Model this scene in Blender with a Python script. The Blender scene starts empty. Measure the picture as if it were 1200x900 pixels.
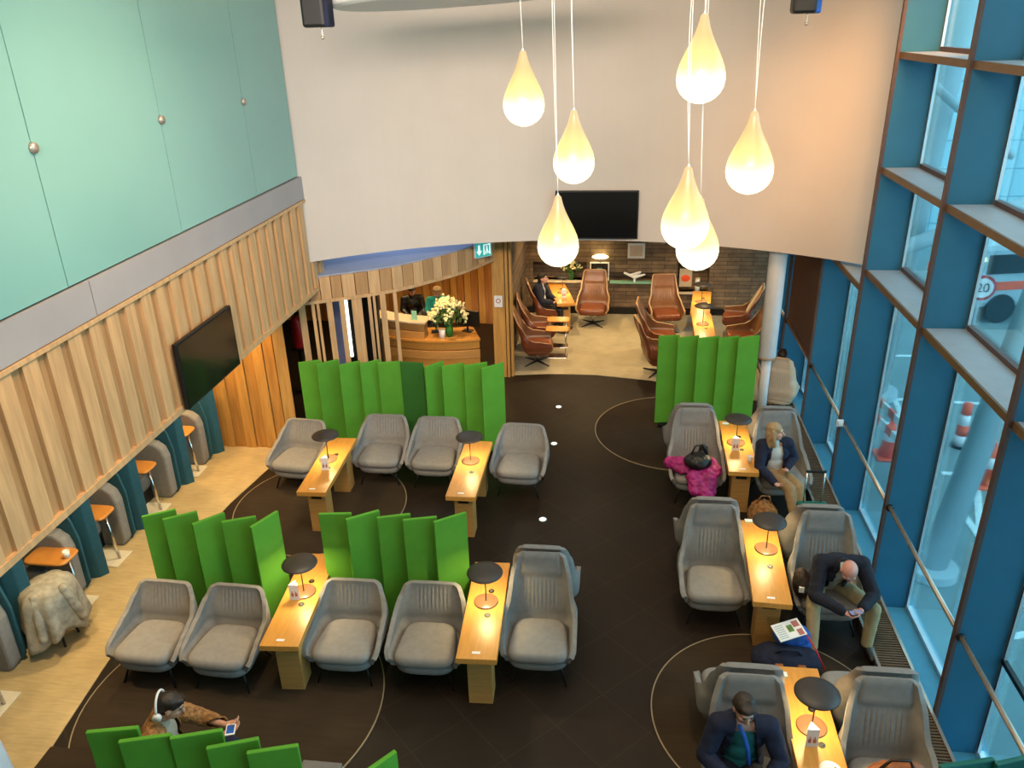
import bpy, bmesh, math, random
from mathutils import Vector, Matrix, Euler
random.seed(4)
C = bpy.context.scene.collection
PI = math.pi
H = 6.2
DG = lambda: bpy.context.evaluated_depsgraph_get()

# ------------------------------------------------------------------ materials
def newmat(name):
    m = bpy.data.materials.new(name); m.use_nodes = True
    nt = m.node_tree; return m, nt, nt.nodes['Principled BSDF']
def mat(name, col, rough=.6, metal=0., noise=.12, nscale=8., bump=0., bscale=60., stretch=None, spec=.5, sheen=0., coat=0.):
    m, nt, b = newmat(name); N = nt.nodes; L = nt.links
    b.inputs['Roughness'].default_value = rough; b.inputs['Metallic'].default_value = metal
    b.inputs['Specular IOR Level'].default_value = spec
    if coat: b.inputs['Coat Weight'].default_value = coat
    tc = N.new('ShaderNodeTexCoord'); mp = N.new('ShaderNodeMapping'); L.new(tc.outputs['Object'], mp.inputs[0])
    if stretch: mp.inputs['Scale'].default_value = stretch
    nz = N.new('ShaderNodeTexNoise'); nz.inputs['Scale'].default_value = nscale; nz.inputs['Detail'].default_value = 4
    L.new(mp.outputs[0], nz.inputs['Vector'])
    cr = N.new('ShaderNodeValToRGB'); c = Vector(col[:3])
    cr.color_ramp.elements[0].position = .3; cr.color_ramp.elements[1].position = .7
    cr.color_ramp.elements[0].color = (*(c*(1-noise)), 1); cr.color_ramp.elements[1].color = (*(c*(1+noise)), 1)
    L.new(nz.outputs[0], cr.inputs[0]); L.new(cr.outputs[0], b.inputs['Base Color'])
    if bump:
        n2 = N.new('ShaderNodeTexNoise'); n2.inputs['Scale'].default_value = bscale; L.new(mp.outputs[0], n2.inputs['Vector'])
        bp = N.new('ShaderNodeBump'); bp.inputs['Strength'].default_value = bump; bp.inputs['Distance'].default_value = .01
        L.new(n2.outputs[0], bp.inputs['Height']); L.new(bp.outputs[0], b.inputs['Normal'])
    return m
def emis(name, col, st):
    m, nt, b = newmat(name)
    b.inputs['Base Color'].default_value = (*col, 1); b.inputs['Emission Color'].default_value = (*col, 1)
    b.inputs['Emission Strength'].default_value = st; return m
M = {}
M['panelwood'] = mat('panelwood', (.58, .34, .155), .55, noise=.16, nscale=3, stretch=(6, 6, .6))
M['panelwood2'] = mat('panelwood2', (.42, .225, .09), .55, noise=.16, nscale=3, stretch=(6, 6, .6))
M['groove'] = mat('groove', (.22, .125, .045), .7, noise=.1, nscale=3)
M['warmwood'] = mat('warmwood', (.52, .27, .07), .5, noise=.2, nscale=3, stretch=(6, 6, .6))
M['warmwood2'] = mat('warmwood2', (.44, .215, .055), .5, noise=.2, nscale=3, stretch=(6, 6, .6))
M['redwood'] = mat('redwood', (.40, .17, .045), .5, noise=.2, nscale=3, stretch=(6, 6, .6))
M['tablewood'] = mat('tablewood', (.62, .28, .055), .36, noise=.1, nscale=4, stretch=(8, 1, 8))
M['tableside'] = mat('tableside', (.50, .25, .07), .45, noise=.12, nscale=4, stretch=(1, 1, 8))
M['boothwood'] = mat('boothwood', (.62, .25, .05), .3, noise=.15, nscale=5)
M['green'] = mat('green', (.10, .32, .030), .85, noise=.08, nscale=3, bump=.15, bscale=200, spec=.2)
M['greendark'] = mat('greendark', (.035, .15, .025), .85, noise=.08, nscale=3, spec=.2)  # green with shade put in, for the panel facing away; also the vase
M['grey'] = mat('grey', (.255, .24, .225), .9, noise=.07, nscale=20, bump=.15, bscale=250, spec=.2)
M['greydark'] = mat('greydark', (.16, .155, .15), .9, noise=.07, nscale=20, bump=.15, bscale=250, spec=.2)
M['teal'] = mat('teal', (.015, .09, .13), .8, noise=.1, nscale=10)
M['black'] = mat('black', (.005, .005, .005), .45, noise=.1)
M['screen'] = mat('screen', (.006, .006, .006), .12, noise=.1)
M['wall'] = mat('wall', (.60, .525, .455), .85, noise=.02, nscale=2)
M['ceil'] = mat('ceil', (.6, .58, .55), .9, noise=.02, nscale=2)
M['band'] = mat('band', (.36, .325, .32), .6, noise=.04, nscale=2)
M['fascialedge'] = mat('fascialedge', (.30, .34, .42), .8, noise=.04, nscale=2)
M['tealglass'] = mat('tealglass', (.22, .43, .385), .18, noise=.05, nscale=.5)
M['fin'] = mat('fin', (.018, .122, .205), .5, noise=.05, nscale=3)
M['finedge'] = mat('finedge', (.09, .05, .04), .5, noise=.1)
M['transom'] = mat('transom', (.30, .33, .36), .5, noise=.05)
M['transomedge'] = mat('transomedge', (.13, .075, .035), .5, noise=.1)
M['sill'] = mat('sill', (.06, .24, .34), .5, noise=.05)
M['alu'] = mat('alu', (.6, .65, .68), .3, metal=.6, noise=.03)
M['chrome'] = mat('chrome', (.7, .68, .65), .18, metal=1, noise=.03)
M['brass'] = mat('brass', (.52, .42, .34), .25, metal=.6, noise=.05)
M['leather'] = mat('leather', (.17, .045, .016), .33, noise=.15, nscale=10, bump=.1, bscale=120)
M['shellwood'] = mat('shellwood', (.22, .10, .045), .35, noise=.15, nscale=4)
M['shelledge'] = mat('shelledge', (.45, .28, .15), .4, noise=.1)
M['cream'] = mat('cream', (.62, .50, .36), .6, noise=.06)
M['white'] = mat('white', (.8, .8, .8), .5, noise=.03)
M['plate'] = mat('plate', (.72, .66, .52), .5, noise=.05)
M['discbase'] = mat('discbase', (.22, .11, .055), .3, noise=.05)
M['shade'] = mat('shade', (.045, .036, .032), .45, noise=.1)
M['rim'] = mat('rim', (.34, .27, .17), .4, metal=.3, noise=.03)
M['column'] = mat('column', (.60, .62, .64), .5, noise=.03)
M['skin'] = mat('skin', (.62, .33, .23), .55, noise=.08, nscale=15)
M['skinpink'] = mat('skinpink', (.66, .32, .26), .5, noise=.1, nscale=15)
M['lips'] = mat('lips', (.42, .13, .11), .5)
M['eye'] = mat('eye', (.03, .02, .015), .3)
M['navy'] = mat('navy', (.005, .009, .032), .85, noise=.2, nscale=15, bump=.2, bscale=40)
M['navy2'] = mat('navy2', (.006, .008, .020), .85, noise=.2, nscale=15, bump=.2, bscale=40)
M['shirtteal'] = mat('shirtteal', (.01, .14, .14), .8, noise=.15)
M['shirtcream'] = mat('shirtcream', (.45, .38, .28), .8, noise=.1)
M['shirtwhite'] = mat('shirtwhite', (.66, .64, .60), .8, noise=.06)
M['receptteal'] = mat('receptteal', (.01, .30, .26), .8, noise=.1)
M['khaki'] = mat('khaki', (.38, .29, .15), .85, noise=.1, nscale=15)
M['camel'] = mat('camel', (.33, .21, .10), .85, noise=.15, nscale=15)
M['furbrown'] = mat('furbrown', (.28, .13, .04), .9, noise=.6, nscale=30, bump=.6, bscale=60)
M['hairblond'] = mat('hairblond', (.36, .24, .12), .6, noise=.35, nscale=30, stretch=(3, 3, .5))
M['hairdark'] = mat('hairdark', (.02, .012, .008), .6, noise=.3, nscale=30)
M['hairbrown'] = mat('hairbrown', (.03, .016, .009), .6, noise=.3, nscale=30)
M['magenta'] = mat('magenta', (.33, .01, .14), .6, noise=.3, nscale=8, bump=.4, bscale=20)
M['bluebag'] = mat('bluebag', (.01, .09, .42), .7, noise=.2, nscale=10)
M['tan'] = mat('tan', (.33, .11, .04), .35, noise=.3, nscale=8, bump=.4, bscale=20)
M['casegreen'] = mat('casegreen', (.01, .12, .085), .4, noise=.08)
M['coat'] = mat('coat', (.36, .33, .27), .9, noise=.3, nscale=10, bump=.5, bscale=20)
M['red'] = mat('red', (.55, .01, .01), .35)
M['orange'] = mat('orange', (.95, .10, .03), .6)
M['asphalt'] = mat('asphalt', (.16, .235, .24), .85, noise=.12, nscale=1)
M['paint'] = mat('paint', (.6, .7, .7), .7)
M['concrete'] = mat('concrete', (.36, .46, .49), .8, noise=.08, nscale=1)
M['leaf'] = mat('leaf', (.10, .19, .04), .7, noise=.3, nscale=20)
M['petal'] = mat('petal', (.80, .72, .38), .7, noise=.15, nscale=20)
M['glassgreen'] = mat('glassgreen', (.25, .5, .38), .2, noise=.05)
M['signgreen'] = emis('signgreen', (.03, .35, .30), .5)
M['signwhite'] = emis('signwhite', (.8, .9, .88), .6)
M['panelblue'] = mat('panelblue', (.27, .29, .5), .8)
M['brownblind'] = mat('brownblind', (.14, .075, .06), .8, noise=.06, nscale=20)
M['bulbwarm'] = emis('bulbwarm', (1, .78, .35), 6)
M['striplight'] = emis('striplight', (1, .95, .85), 3)

def floor_mat():
    m, nt, b = newmat('darktile'); N = nt.nodes; L = nt.links
    tc = N.new('ShaderNodeTexCoord'); mp = N.new('ShaderNodeMapping'); mp.inputs['Rotation'].default_value = (0, 0, PI/4)
    L.new(tc.outputs['Object'], mp.inputs[0])
    br = N.new('ShaderNodeTexBrick'); br.offset = 0; br.inputs['Scale'].default_value = 1.6
    br.inputs['Brick Width'].default_value = 1; br.inputs['Row Height'].default_value = 1; br.inputs['Mortar Size'].default_value = .008
    br.inputs['Color1'].default_value = (.013, .008, .005, 1); br.inputs['Color2'].default_value = (.017, .010, .006, 1); br.inputs['Mortar'].default_value = (.034, .023, .013, 1)
    L.new(mp.outputs[0], br.inputs[0])
    nz = N.new('ShaderNodeTexNoise'); nz.inputs['Scale'].default_value = 3; nz.inputs['Detail'].default_value = 6; L.new(tc.outputs['Object'], nz.inputs[0])
    mx = N.new('ShaderNodeMixRGB'); mx.blend_type = 'MULTIPLY'; mx.inputs[0].default_value = .7
    cr = N.new('ShaderNodeValToRGB'); cr.color_ramp.elements[0].color = (.5, .5, .5, 1); cr.color_ramp.elements[1].color = (1.3, 1.2, 1.1, 1)
    L.new(nz.outputs[0], cr.inputs[0]); L.new(br.outputs[0], mx.inputs[1]); L.new(cr.outputs[0], mx.inputs[2]); L.new(mx.outputs[0], b.inputs['Base Color'])
    b.inputs['Roughness'].default_value = .5; b.inputs['Specular IOR Level'].default_value = .3
    return m
M['darktile'] = floor_mat()
def carpet_mat(name, col, s=1.0):
    m, nt, b = newmat(name); N = nt.nodes; L = nt.links; c = Vector(col)
    tc = N.new('ShaderNodeTexCoord'); mp = N.new('ShaderNodeMapping'); mp.inputs['Scale'].default_value = (4*s, 30*s, 1)
    L.new(tc.outputs['Object'], mp.inputs[0]); nz = N.new('ShaderNodeTexNoise'); nz.inputs['Scale'].default_value = 1.2; nz.inputs['Detail'].default_value = 5
    L.new(mp.outputs[0], nz.inputs[0]); n2 = N.new('ShaderNodeTexNoise'); n2.inputs['Scale'].default_value = 2.5; L.new(tc.outputs['Object'], n2.inputs[0])
    cr = N.new('ShaderNodeValToRGB'); cr.color_ramp.elements[0].position = .3; cr.color_ramp.elements[1].position = .7
    cr.color_ramp.elements[0].color = (*(c*.78), 1); cr.color_ramp.elements[1].color = (*(c*1.15), 1)
    ad = N.new('ShaderNodeMath'); ad.operation = 'ADD'; L.new(nz.outputs[0], ad.inputs[0]); L.new(n2.outputs[0], ad.inputs[1])
    hf = N.new('ShaderNodeMath'); hf.operation = 'MULTIPLY'; hf.inputs[1].default_value = .5; L.new(ad.outputs[0], hf.inputs[0])
    L.new(hf.outputs[0], cr.inputs[0]); L.new(cr.outputs[0], b.inputs['Base Color']); b.inputs['Roughness'].default_value = .95
    b.inputs['Specular IOR Level'].default_value = .1
    return m
M['carpet'] = carpet_mat('carpet', (.50, .38, .20)); M['carpetgrey'] = carpet_mat('carpetgrey', (.40, .34, .23))
M['rug'] = carpet_mat('rug', (.042, .029, .018), .6)
def stone_mat():
    m, nt, b = newmat('stone'); N = nt.nodes; L = nt.links
    tc = N.new('ShaderNodeTexCoord'); mp = N.new('ShaderNodeMapping'); mp.inputs['Rotation'].default_value = (PI/2, 0, 0)
    L.new(tc.outputs['Object'], mp.inputs[0]); br = N.new('ShaderNodeTexBrick'); br.inputs['Scale'].default_value = 1
    br.inputs['Brick Width'].default_value = .55; br.inputs['Row Height'].default_value = .09; br.inputs['Mortar Size'].default_value = .006
    br.inputs['Color1'].default_value = (.24, .155, .085, 1); br.inputs['Color2'].default_value = (.14, .09, .052, 1); br.inputs['Mortar'].default_value = (.05, .04, .03, 1)
    L.new(mp.outputs[0], br.inputs[0]); nz = N.new('ShaderNodeTexNoise'); nz.inputs['Scale'].default_value = 6; nz.inputs['Detail'].default_value = 6; L.new(tc.outputs['Object'], nz.inputs[0])
    mx = N.new('ShaderNodeMixRGB'); mx.blend_type = 'OVERLAY'; mx.inputs[0].default_value = .6
    L.new(br.outputs[0], mx.inputs[1]); L.new(nz.outputs[0], mx.inputs[2]); L.new(mx.outputs[0], b.inputs['Base Color'])
    bp = N.new('ShaderNodeBump'); bp.inputs['Strength'].default_value = .5; bp.inputs['Distance'].default_value = .02
    L.new(br.outputs['Fac'], bp.inputs['Height']); bp.invert = True; L.new(bp.outputs[0], b.inputs['Normal']); b.inputs['Roughness'].default_value = .7
    return m
M['stone'] = stone_mat()
def facade_mat():
    m, nt, b = newmat('facade'); N = nt.nodes; L = nt.links
    tc = N.new('ShaderNodeTexCoord'); mp = N.new('ShaderNodeMapping'); mp.inputs['Rotation'].default_value = (PI/2, 0, 0)
    L.new(tc.outputs['Object'], mp.inputs[0]); br = N.new('ShaderNodeTexBrick'); br.offset = 0; br.inputs['Scale'].default_value = 1
    br.inputs['Brick Width'].default_value = 1.1; br.inputs['Row Height'].default_value = .85; br.inputs['Mortar Size'].default_value = .02
    br.inputs['Color1'].default_value = (.40, .66, .72, 1); br.inputs['Color2'].default_value = (.37, .62, .70, 1); br.inputs['Mortar'].default_value = (.16, .34, .42, 1)
    L.new(mp.outputs[0], br.inputs[0]); L.new(br.outputs[0], b.inputs['Base Color']); b.inputs['Roughness'].default_value = .5
    return m
M['facade'] = facade_mat()
def glass_mat():
    m = bpy.data.materials.new('glass'); m.use_nodes = True; nt = m.node_tree; N = nt.nodes; L = nt.links; N.clear()
    o = N.new('ShaderNodeOutputMaterial'); t = N.new('ShaderNodeBsdfTransparent'); g = N.new('ShaderNodeBsdfGlossy')
    t.inputs[0].default_value = (.80, .96, .97, 1); g.inputs['Roughness'].default_value = .02; g.inputs[0].default_value = (1, 1, 1, 1)
    lw = N.new('ShaderNodeLayerWeight'); lw.inputs[0].default_value = .25
    mu = N.new('ShaderNodeMath'); mu.operation = 'MULTIPLY'; mu.inputs[1].default_value = .6
    L.new(lw.outputs['Fresnel'], mu.inputs[0])
    mx = N.new('ShaderNodeMixShader'); L.new(mu.outputs[0], mx.inputs[0]); L.new(t.outputs[0], mx.inputs[1]); L.new(g.outputs[0], mx.inputs[2]); L.new(mx.outputs[0], o.inputs[0])
    return m
M['glass'] = glass_mat()
def drop_mat():
    # the lit opal drop: brightest at the bulb in its belly, dimmer and warmer in the neck
    m, nt, b = newmat('opalglass'); N = nt.nodes; L = nt.links
    tc = N.new('ShaderNodeTexCoord'); sp = N.new('ShaderNodeSeparateXYZ'); L.new(tc.outputs['Object'], sp.inputs[0])
    mr = N.new('ShaderNodeMapRange'); mr.inputs['From Min'].default_value = 0; mr.inputs['From Max'].default_value = .64; L.new(sp.outputs[2], mr.inputs[0])
    cr = N.new('ShaderNodeValToRGB'); e = cr.color_ramp.elements
    e[0].position = 0; e[0].color = (1, .95, .66, 1); e[1].position = 1; e[1].color = (.72, .45, .22, 1)
    for p, c in ((.30, (1, .93, .58, 1)), (.43, (1, .82, .28, 1)), (.58, (.95, .66, .22, 1)), (.78, (.78, .47, .18, 1))):
        x = e.new(p); x.color = c
    L.new(mr.outputs[0], cr.inputs[0]); L.new(cr.outputs[0], b.inputs['Emission Color'])
    b.inputs['Base Color'].default_value = (.1, .08, .05, 1); b.inputs['Emission Strength'].default_value = 1.0; b.inputs['Roughness'].default_value = .3
    c2 = N.new('ShaderNodeMapRange'); c2.inputs['From Min'].default_value = .12; c2.inputs['From Max'].default_value = .34; c2.inputs['To Min'].default_value = 1.6; c2.inputs['To Max'].default_value = .92
    L.new(sp.outputs[2], c2.inputs[0]); L.new(c2.outputs[0], b.inputs['Emission Strength'])
    return m
M['drop'] = drop_mat()

# ------------------------------------------------------------------ geometry helpers
def bx(bm, x0, x1, y0, y1, z0, z1, rot=0, piv=None, mi=0):
    r = bmesh.ops.create_cube(bm, size=1)
    mtx = Matrix.Translation(((x0+x1)/2, (y0+y1)/2, (z0+z1)/2)) @ Matrix.Diagonal((x1-x0, y1-y0, z1-z0, 1))
    if rot:
        p = Vector(piv) if piv else Vector(((x0+x1)/2, (y0+y1)/2, 0))
        mtx = Matrix.Translation(p) @ Matrix.Rotation(rot, 4, 'Z') @ Matrix.Translation(-p) @ mtx
    bmesh.ops.transform(bm, matrix=mtx, verts=r['verts'])
    if mi:
        for f in {f for v in r['verts'] for f in v.link_faces}: f.material_index = mi
    return r['verts']
def cyl(bm, a, b, r1, r2=None, n=20, mi=0):
    a = Vector(a); b = Vector(b); r2 = r1 if r2 is None else r2; d = b-a
    r = bmesh.ops.create_cone(bm, cap_ends=True, segments=n, radius1=r1, radius2=r2, depth=d.length)
    q = d.to_track_quat('Z', 'Y').to_matrix().to_4x4()
    bmesh.ops.transform(bm, matrix=Matrix.Translation((a+b)/2) @ q, verts=r['verts'])
    if mi:
        for f in {f for v in r['verts'] for f in v.link_faces}: f.material_index = mi
def ell(bm, c, r, rot=None, sub=3, mi=0):
    q = bmesh.ops.create_icosphere(bm, subdivisions=sub, radius=1)
    R = rot.to_4x4() if rot else Matrix.Identity(4)
    bmesh.ops.transform(bm, matrix=Matrix.Translation(c) @ R @ Matrix.Diagonal((*r, 1)), verts=q['verts'])
    if mi:
        for f in {f for v in q['verts'] for f in v.link_faces}: f.material_index = mi
def cap(bm, a, b, ra, rb, n=14):
    a = Vector(a); b = Vector(b)
    ell(bm, a, (ra,)*3, sub=2); ell(bm, b, (rb,)*3, sub=2)
    if (b-a).length > 1e-4: cyl(bm, a, b, ra*.99, rb*.99, n)
def lathe(bm, prof, n=32, at=(0, 0, 0)):
    rings = []
    for r, z in prof:
        rings.append([bm.verts.new((at[0]+r*math.cos(2*PI*i/n), at[1]+r*math.sin(2*PI*i/n), at[2]+z)) for i in range(n)] if r > 1e-5 else [bm.verts.new((at[0], at[1], at[2]+z))])
    for A, B in zip(rings, rings[1:]):
        for i in range(n):
            j = (i+1) % n
            if len(A) == 1 and len(B) == 1: continue
            if len(A) == 1: bm.faces.new((A[0], B[i], B[j]))
            elif len(B) == 1: bm.faces.new((A[i], A[j], B[0]))
            else: bm.faces.new((A[i], A[j], B[j], B[i]))
def prism(bm, pts, z0, z1):
    a = [bm.verts.new((x, y, z0)) for x, y in pts]; b = [bm.verts.new((x, y, z1)) for x, y in pts]; n = len(pts)
    bm.faces.new(a[::-1]); bm.faces.new(b)
    for i in range(n): bm.faces.new((a[i], a[(i+1) % n], b[(i+1) % n], b[i]))
def tube(bm, pts, r, n=8):
    pts = [Vector(p) for p in pts]; rings = []
    for i, p in enumerate(pts):
        d = (pts[min(i+1, len(pts)-1)]-pts[max(i-1, 0)]).normalized(); q = d.to_track_quat('Z', 'Y')
        rings.append([bm.verts.new(p + q @ Vector((r*math.cos(2*PI*k/n), r*math.sin(2*PI*k/n), 0))) for k in range(n)])
    for A, B in zip(rings, rings[1:]):
        for k in range(n): bm.faces.new((A[k], A[(k+1) % n], B[(k+1) % n], B[k]))
    bm.faces.new(rings[0][::-1]); bm.faces.new(rings[-1])
def pillow(bm, hx, hy, z0, z1, ex=4, c=(0, 0), taper=1.0, crown=.02, n=48, k=6):
    """soft slab with a super-elliptic plan and rounded edges"""
    h = (z1-z0)/2; rings = []
    for j in range(-k, k+1):
        t = j/k; ph = t*PI/2
        inset = (1-math.cos(ph))*min(h, .05)*1.0; z = (z0+z1)/2+h*math.sin(ph)
        ring = []
        for i in range(n):
            a = 2*PI*i/n; ca, sa = math.cos(a), math.sin(a)
            x = math.copysign(abs(ca)**(2/ex), ca)*(hx-inset); y = math.copysign(abs(sa)**(2/ex), sa)*(hy-inset)
            w = 1+(taper-1)*(y/hy+1)/2
            ring.append(bm.verts.new((c[0]+x*w, c[1]+y, z)))
        rings.append(ring)
    for A, B in zip(rings, rings[1:]):
        for i in range(n): bm.faces.new((A[i], A[(i+1) % n], B[(i+1) % n], B[i]))
    for R, s in ((rings[0], -1), (rings[-1], 1)):
        v = bm.verts.new((c[0], c[1], R[0].co.z+s*crown))
        mid = [bm.verts.new((c[0]+(q.co.x-c[0])*.6, c[1]+(q.co.y-c[1])*.6, R[0].co.z+s*crown*.75)) for q in R]
        for i in range(n):
            j = (i+1) % n
            bm.faces.new((R[i], R[j], mid[j], mid[i])); bm.faces.new((mid[i], mid[j], v))
def obj(name, bm, m, parent=None, smooth=False, bevel=0, solid=None, fixn=True):
    if fixn: bmesh.ops.recalc_face_normals(bm, faces=bm.faces)
    me = bpy.data.meshes.new(name); bm.to_mesh(me); bm.free()
    for k in (m if isinstance(m, (list, tuple)) else [m]): me.materials.append(M[k])
    if smooth: me.polygons.foreach_set('use_smooth', [True]*len(me.polygons))
    o = bpy.data.objects.new(name, me); C.objects.link(o)
    if parent: o.parent = parent
    if solid:
        s = o.modifiers.new('s', 'SOLIDIFY'); s.thickness = solid; s.offset = 0
        if len(me.materials) > 1: s.material_offset = 1; s.material_offset_rim = 2 if len(me.materials) > 2 else 1
    if bevel:
        b = o.modifiers.new('b', 'BEVEL'); b.width = bevel; b.segments = 2; b.limit_method = 'ANGLE'
    return o
def voxobj(name, bm, m, parent, size=.01, smooth=4, fn=None, noise=0, dec=None):
    me = bpy.data.meshes.new('tmp'); bm.to_mesh(me); bm.free(); t = bpy.data.objects.new('tmp', me); C.objects.link(t)
    r = t.modifiers.new('r', 'REMESH'); r.mode = 'VOXEL'; r.voxel_size = size
    s = t.modifiers.new('s', 'SMOOTH'); s.iterations = smooth; s.factor = .5
    if noise:
        tx = bpy.data.textures.new('n', 'CLOUDS'); tx.noise_scale = .06; d = t.modifiers.new('d', 'DISPLACE'); d.texture = tx; d.strength = noise; d.texture_coords = 'GLOBAL'
    if dec:
        d = t.modifiers.new('dc', 'DECIMATE'); d.ratio = dec
    me2 = bpy.data.meshes.new_from_object(t.evaluated_get(DG())); bpy.data.objects.remove(t)
    me2.materials.clear()
    for k in (m if isinstance(m, (list, tuple)) else [m]): me2.materials.append(M[k])
    if fn:
        b2 = bmesh.new(); b2.from_mesh(me2); fn(b2); b2.to_mesh(me2); b2.free()
    me2.polygons.foreach_set('use_smooth', [True]*len(me2.polygons))
    me2.name = name
    o = bpy.data.objects.new(name, me2); C.objects.link(o); o.parent = parent; return o
def thing(name, label, cat, loc=(0, 0, 0), rz=0, group=None):
    o = bpy.data.objects.new(name, None); C.objects.link(o); o.empty_display_size = .1
    o.location = loc; o.rotation_euler = (0, 0, rz); o['label'] = label; o['category'] = cat
    if group: o['group'] = group
    return o
def tag(o, label, cat, group=None):
    o['label'] = label; o['category'] = cat
    if group: o['group'] = group
    return o
def struct(o): o['kind'] = 'structure'; return o
def dup(root, loc, rz, label, group=None):
    def cp(o, p):
        c = o.copy(); C.objects.link(c)
        if p: c.parent = p
        for ch in o.children: cp(ch, c)
        return c
    r = cp(root, None); r.location = loc; r.rotation_euler = (0, 0, rz); r['label'] = label
    if group: r['group'] = group
    return r
def B(): return bmesh.new()
def rectpoly(*p): return list(p)

# ------------------------------------------------------------------ camera
F = 946.0
def nrm(v): return Vector(v).normalized()
Dn = nrm((660-600, 2560-450, F)); Yv = nrm((728-600, 22-450, F)); Yv = (Yv-Dn*Yv.dot(Dn)).normalized(); Zv = -Dn; Xv = Yv.cross(Zv)
cam = bpy.data.cameras.new('camera'); co = bpy.data.objects.new('camera', cam); C.objects.link(co)
cam.sensor_width = 36; cam.lens = F/1200*36; cam.clip_end = 300
R = Matrix(((Xv[0], -Xv[1], -Xv[2]), (Yv[0], -Yv[1], -Yv[2]), (Zv[0], -Zv[1], -Zv[2])))
co.matrix_world = Matrix.Translation((0, 0, H)) @ R.to_4x4()
bpy.context.scene.camera = co

# ------------------------------------------------------------------ the room
bm = B(); bx(bm, -9, 3.12, -3, 18.2, -.45, 0); struct(obj('floor', bm, 'darktile'))
# beige carpet along the booths
edge = [(-5.0, -3), (-5.0, 3.2), (-5.1, 4.3), (-5.21, 5.07), (-5.31, 6.02), (-5.40, 7.2), (-5.45, 8.3), (-5.38, 9.29), (-5.2, 10.4), (-5.05, 10.95)]
bm = B(); prism(bm, edge+[(-7.6, 10.95), (-7.6, -3)], 0, .008); struct(obj('floor', bm, 'carpet'))
arc = [(-2.1, 14.08), (-1.2, 14.22), (-.3, 14.22), (.72, 14.03), (2.04, 13.59), (2.78, 13.1)]
bm = B(); prism(bm, arc+[(2.78, 18), (-2.1, 18)], 0, .008); struct(obj('floor', bm, 'carpetgrey'))
for i, (x, y, r, lab) in enumerate([(-3.7, 5.72, 1.5, 'large round brown rug with thin metal rim under the front left chairs'),
        (-4.05, 9.35, 1.2, 'round brown rug with thin metal rim under the rear left table'),
        (1.05, 12.0, 1.29, 'round grey-brown rug in front of the right green screen'),
        (1.62, 6.05, 1.14, 'round grey-brown rug with pale rim at the front right table')]):
    t = thing('round_rug', lab, 'rug', (x, y, 0), 0)
    bm = B(); cyl(bm, (0, 0, .001), (0, 0, .010), r, n=96); obj('rug_field', bm, 'rug', t)
    bm = B(); lathe(bm, [(r, .001), (r+.012, .001), (r+.012, .014), (r, .014), (r, .001)], 96); obj('metal_rim', bm, 'rim', t)

# left wall: teal glass, grey band, slatted panel
XW = -4.54
seams = [-3.7, -1.76, .18, 2.12, 4.06, 6.0, 7.94, 9.88, 11.3]
g = B(); bx(g, XW-.6, XW-.03, -3, 11.35, 4.26, 7.6); wl = struct(obj('wall_left', g, 'band'))
for a, b in zip(seams, seams[1:]):
    bm = B(); bx(bm, XW-.03, XW, a+.006, b-.006, 4.27, 7.6); obj('glass_panel', bm, 'tealglass', wl)
for s in seams[1:-1]:
    bm = B(); cyl(bm, (XW, s, 5.4), (XW+.03, s, 5.4), .045, .04, 24); obj('glass_fixing', bm, 'brass', wl, True)
bm = B(); bx(bm, XW-.6, XW+.02, -3, 6.24, 3.93, 4.25); bx(bm, XW-.6, XW+.02, 6.25, 11.4, 3.93, 4.25); struct(obj('trim_1', bm, 'band'))
bm = B(); rnd = random.Random(3)
bx(bm, XW-.25, XW-.06, -3, 11.85, 2.53, 3.9, mi=2)
y = -3; k = 0
while y < 11.8:
    w = .165 if k % 2 == 0 else .115
    w = min(w+rnd.uniform(-.015, .015), 11.85-y)
    if k % 2 == 0: bx(bm, XW-.05, XW+.015, y, y+w, 2.56, 3.88)
    else: bx(bm, XW-.05, XW-.02, y+.02, y+w, 2.56, 3.88, mi=1)
    y += w; k += 1
bx(bm, XW-.3, XW+.03, -3, 11.85, 3.88, 3.92); bx(bm, XW-.3, XW+.03, -3, 11.87, 2.50, 2.56)
struct(obj('wall_left', bm, ['panelwood', 'panelwood2', 'groove']))
bm = B(); bx(bm, -7.6, XW-.25, -3, 11.4, 2.5, 2.6); struct(obj('ceiling', bm, 'ceil'))       # soffit over the booths
bm = B(); bx(bm, -7.75, -7.6, -3, 17.2, 0, 2.6); struct(obj('wall_left', bm, 'groove'))

def slats(bm, pts, z0, z1, pitch=.16, th=.05, mi2=1, seed=1, alt=True):
    """vertical boards along a plan polyline"""
    rn = random.Random(seed); k = 0
    P = [Vector((*p, 0)) for p in pts]
    for a, b in zip(P, P[1:]):
        d = b-a; n = max(1, round(d.length/pitch)); u = d.normalized(); nn = Vector((u.y, -u.x, 0))
        for i in range(n):
            s = a+d*(i/n); w = d.length/n; off = .02 if (k % 2 and alt) else 0
            ang = math.atan2(d.y, d.x); c = s+u*w/2-nn*off
            bx(bm, c.x-w/2+.006, c.x+w/2-.006, c.y-th/2, c.y+th/2, z0, z1, rot=ang, piv=(c.x, c.y, 0), mi=mi2 if k % 2 else 0); k += 1
# end wall of warm boards behind the booths
bm = B(); slats(bm, [(-7.6, 10.92), (-5.15, 10.95), (-4.98, 11.02)], 0, 2.5, .17, seed=5)
struct(obj('wall_back', bm, ['warmwood', 'warmwood2']))
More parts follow.
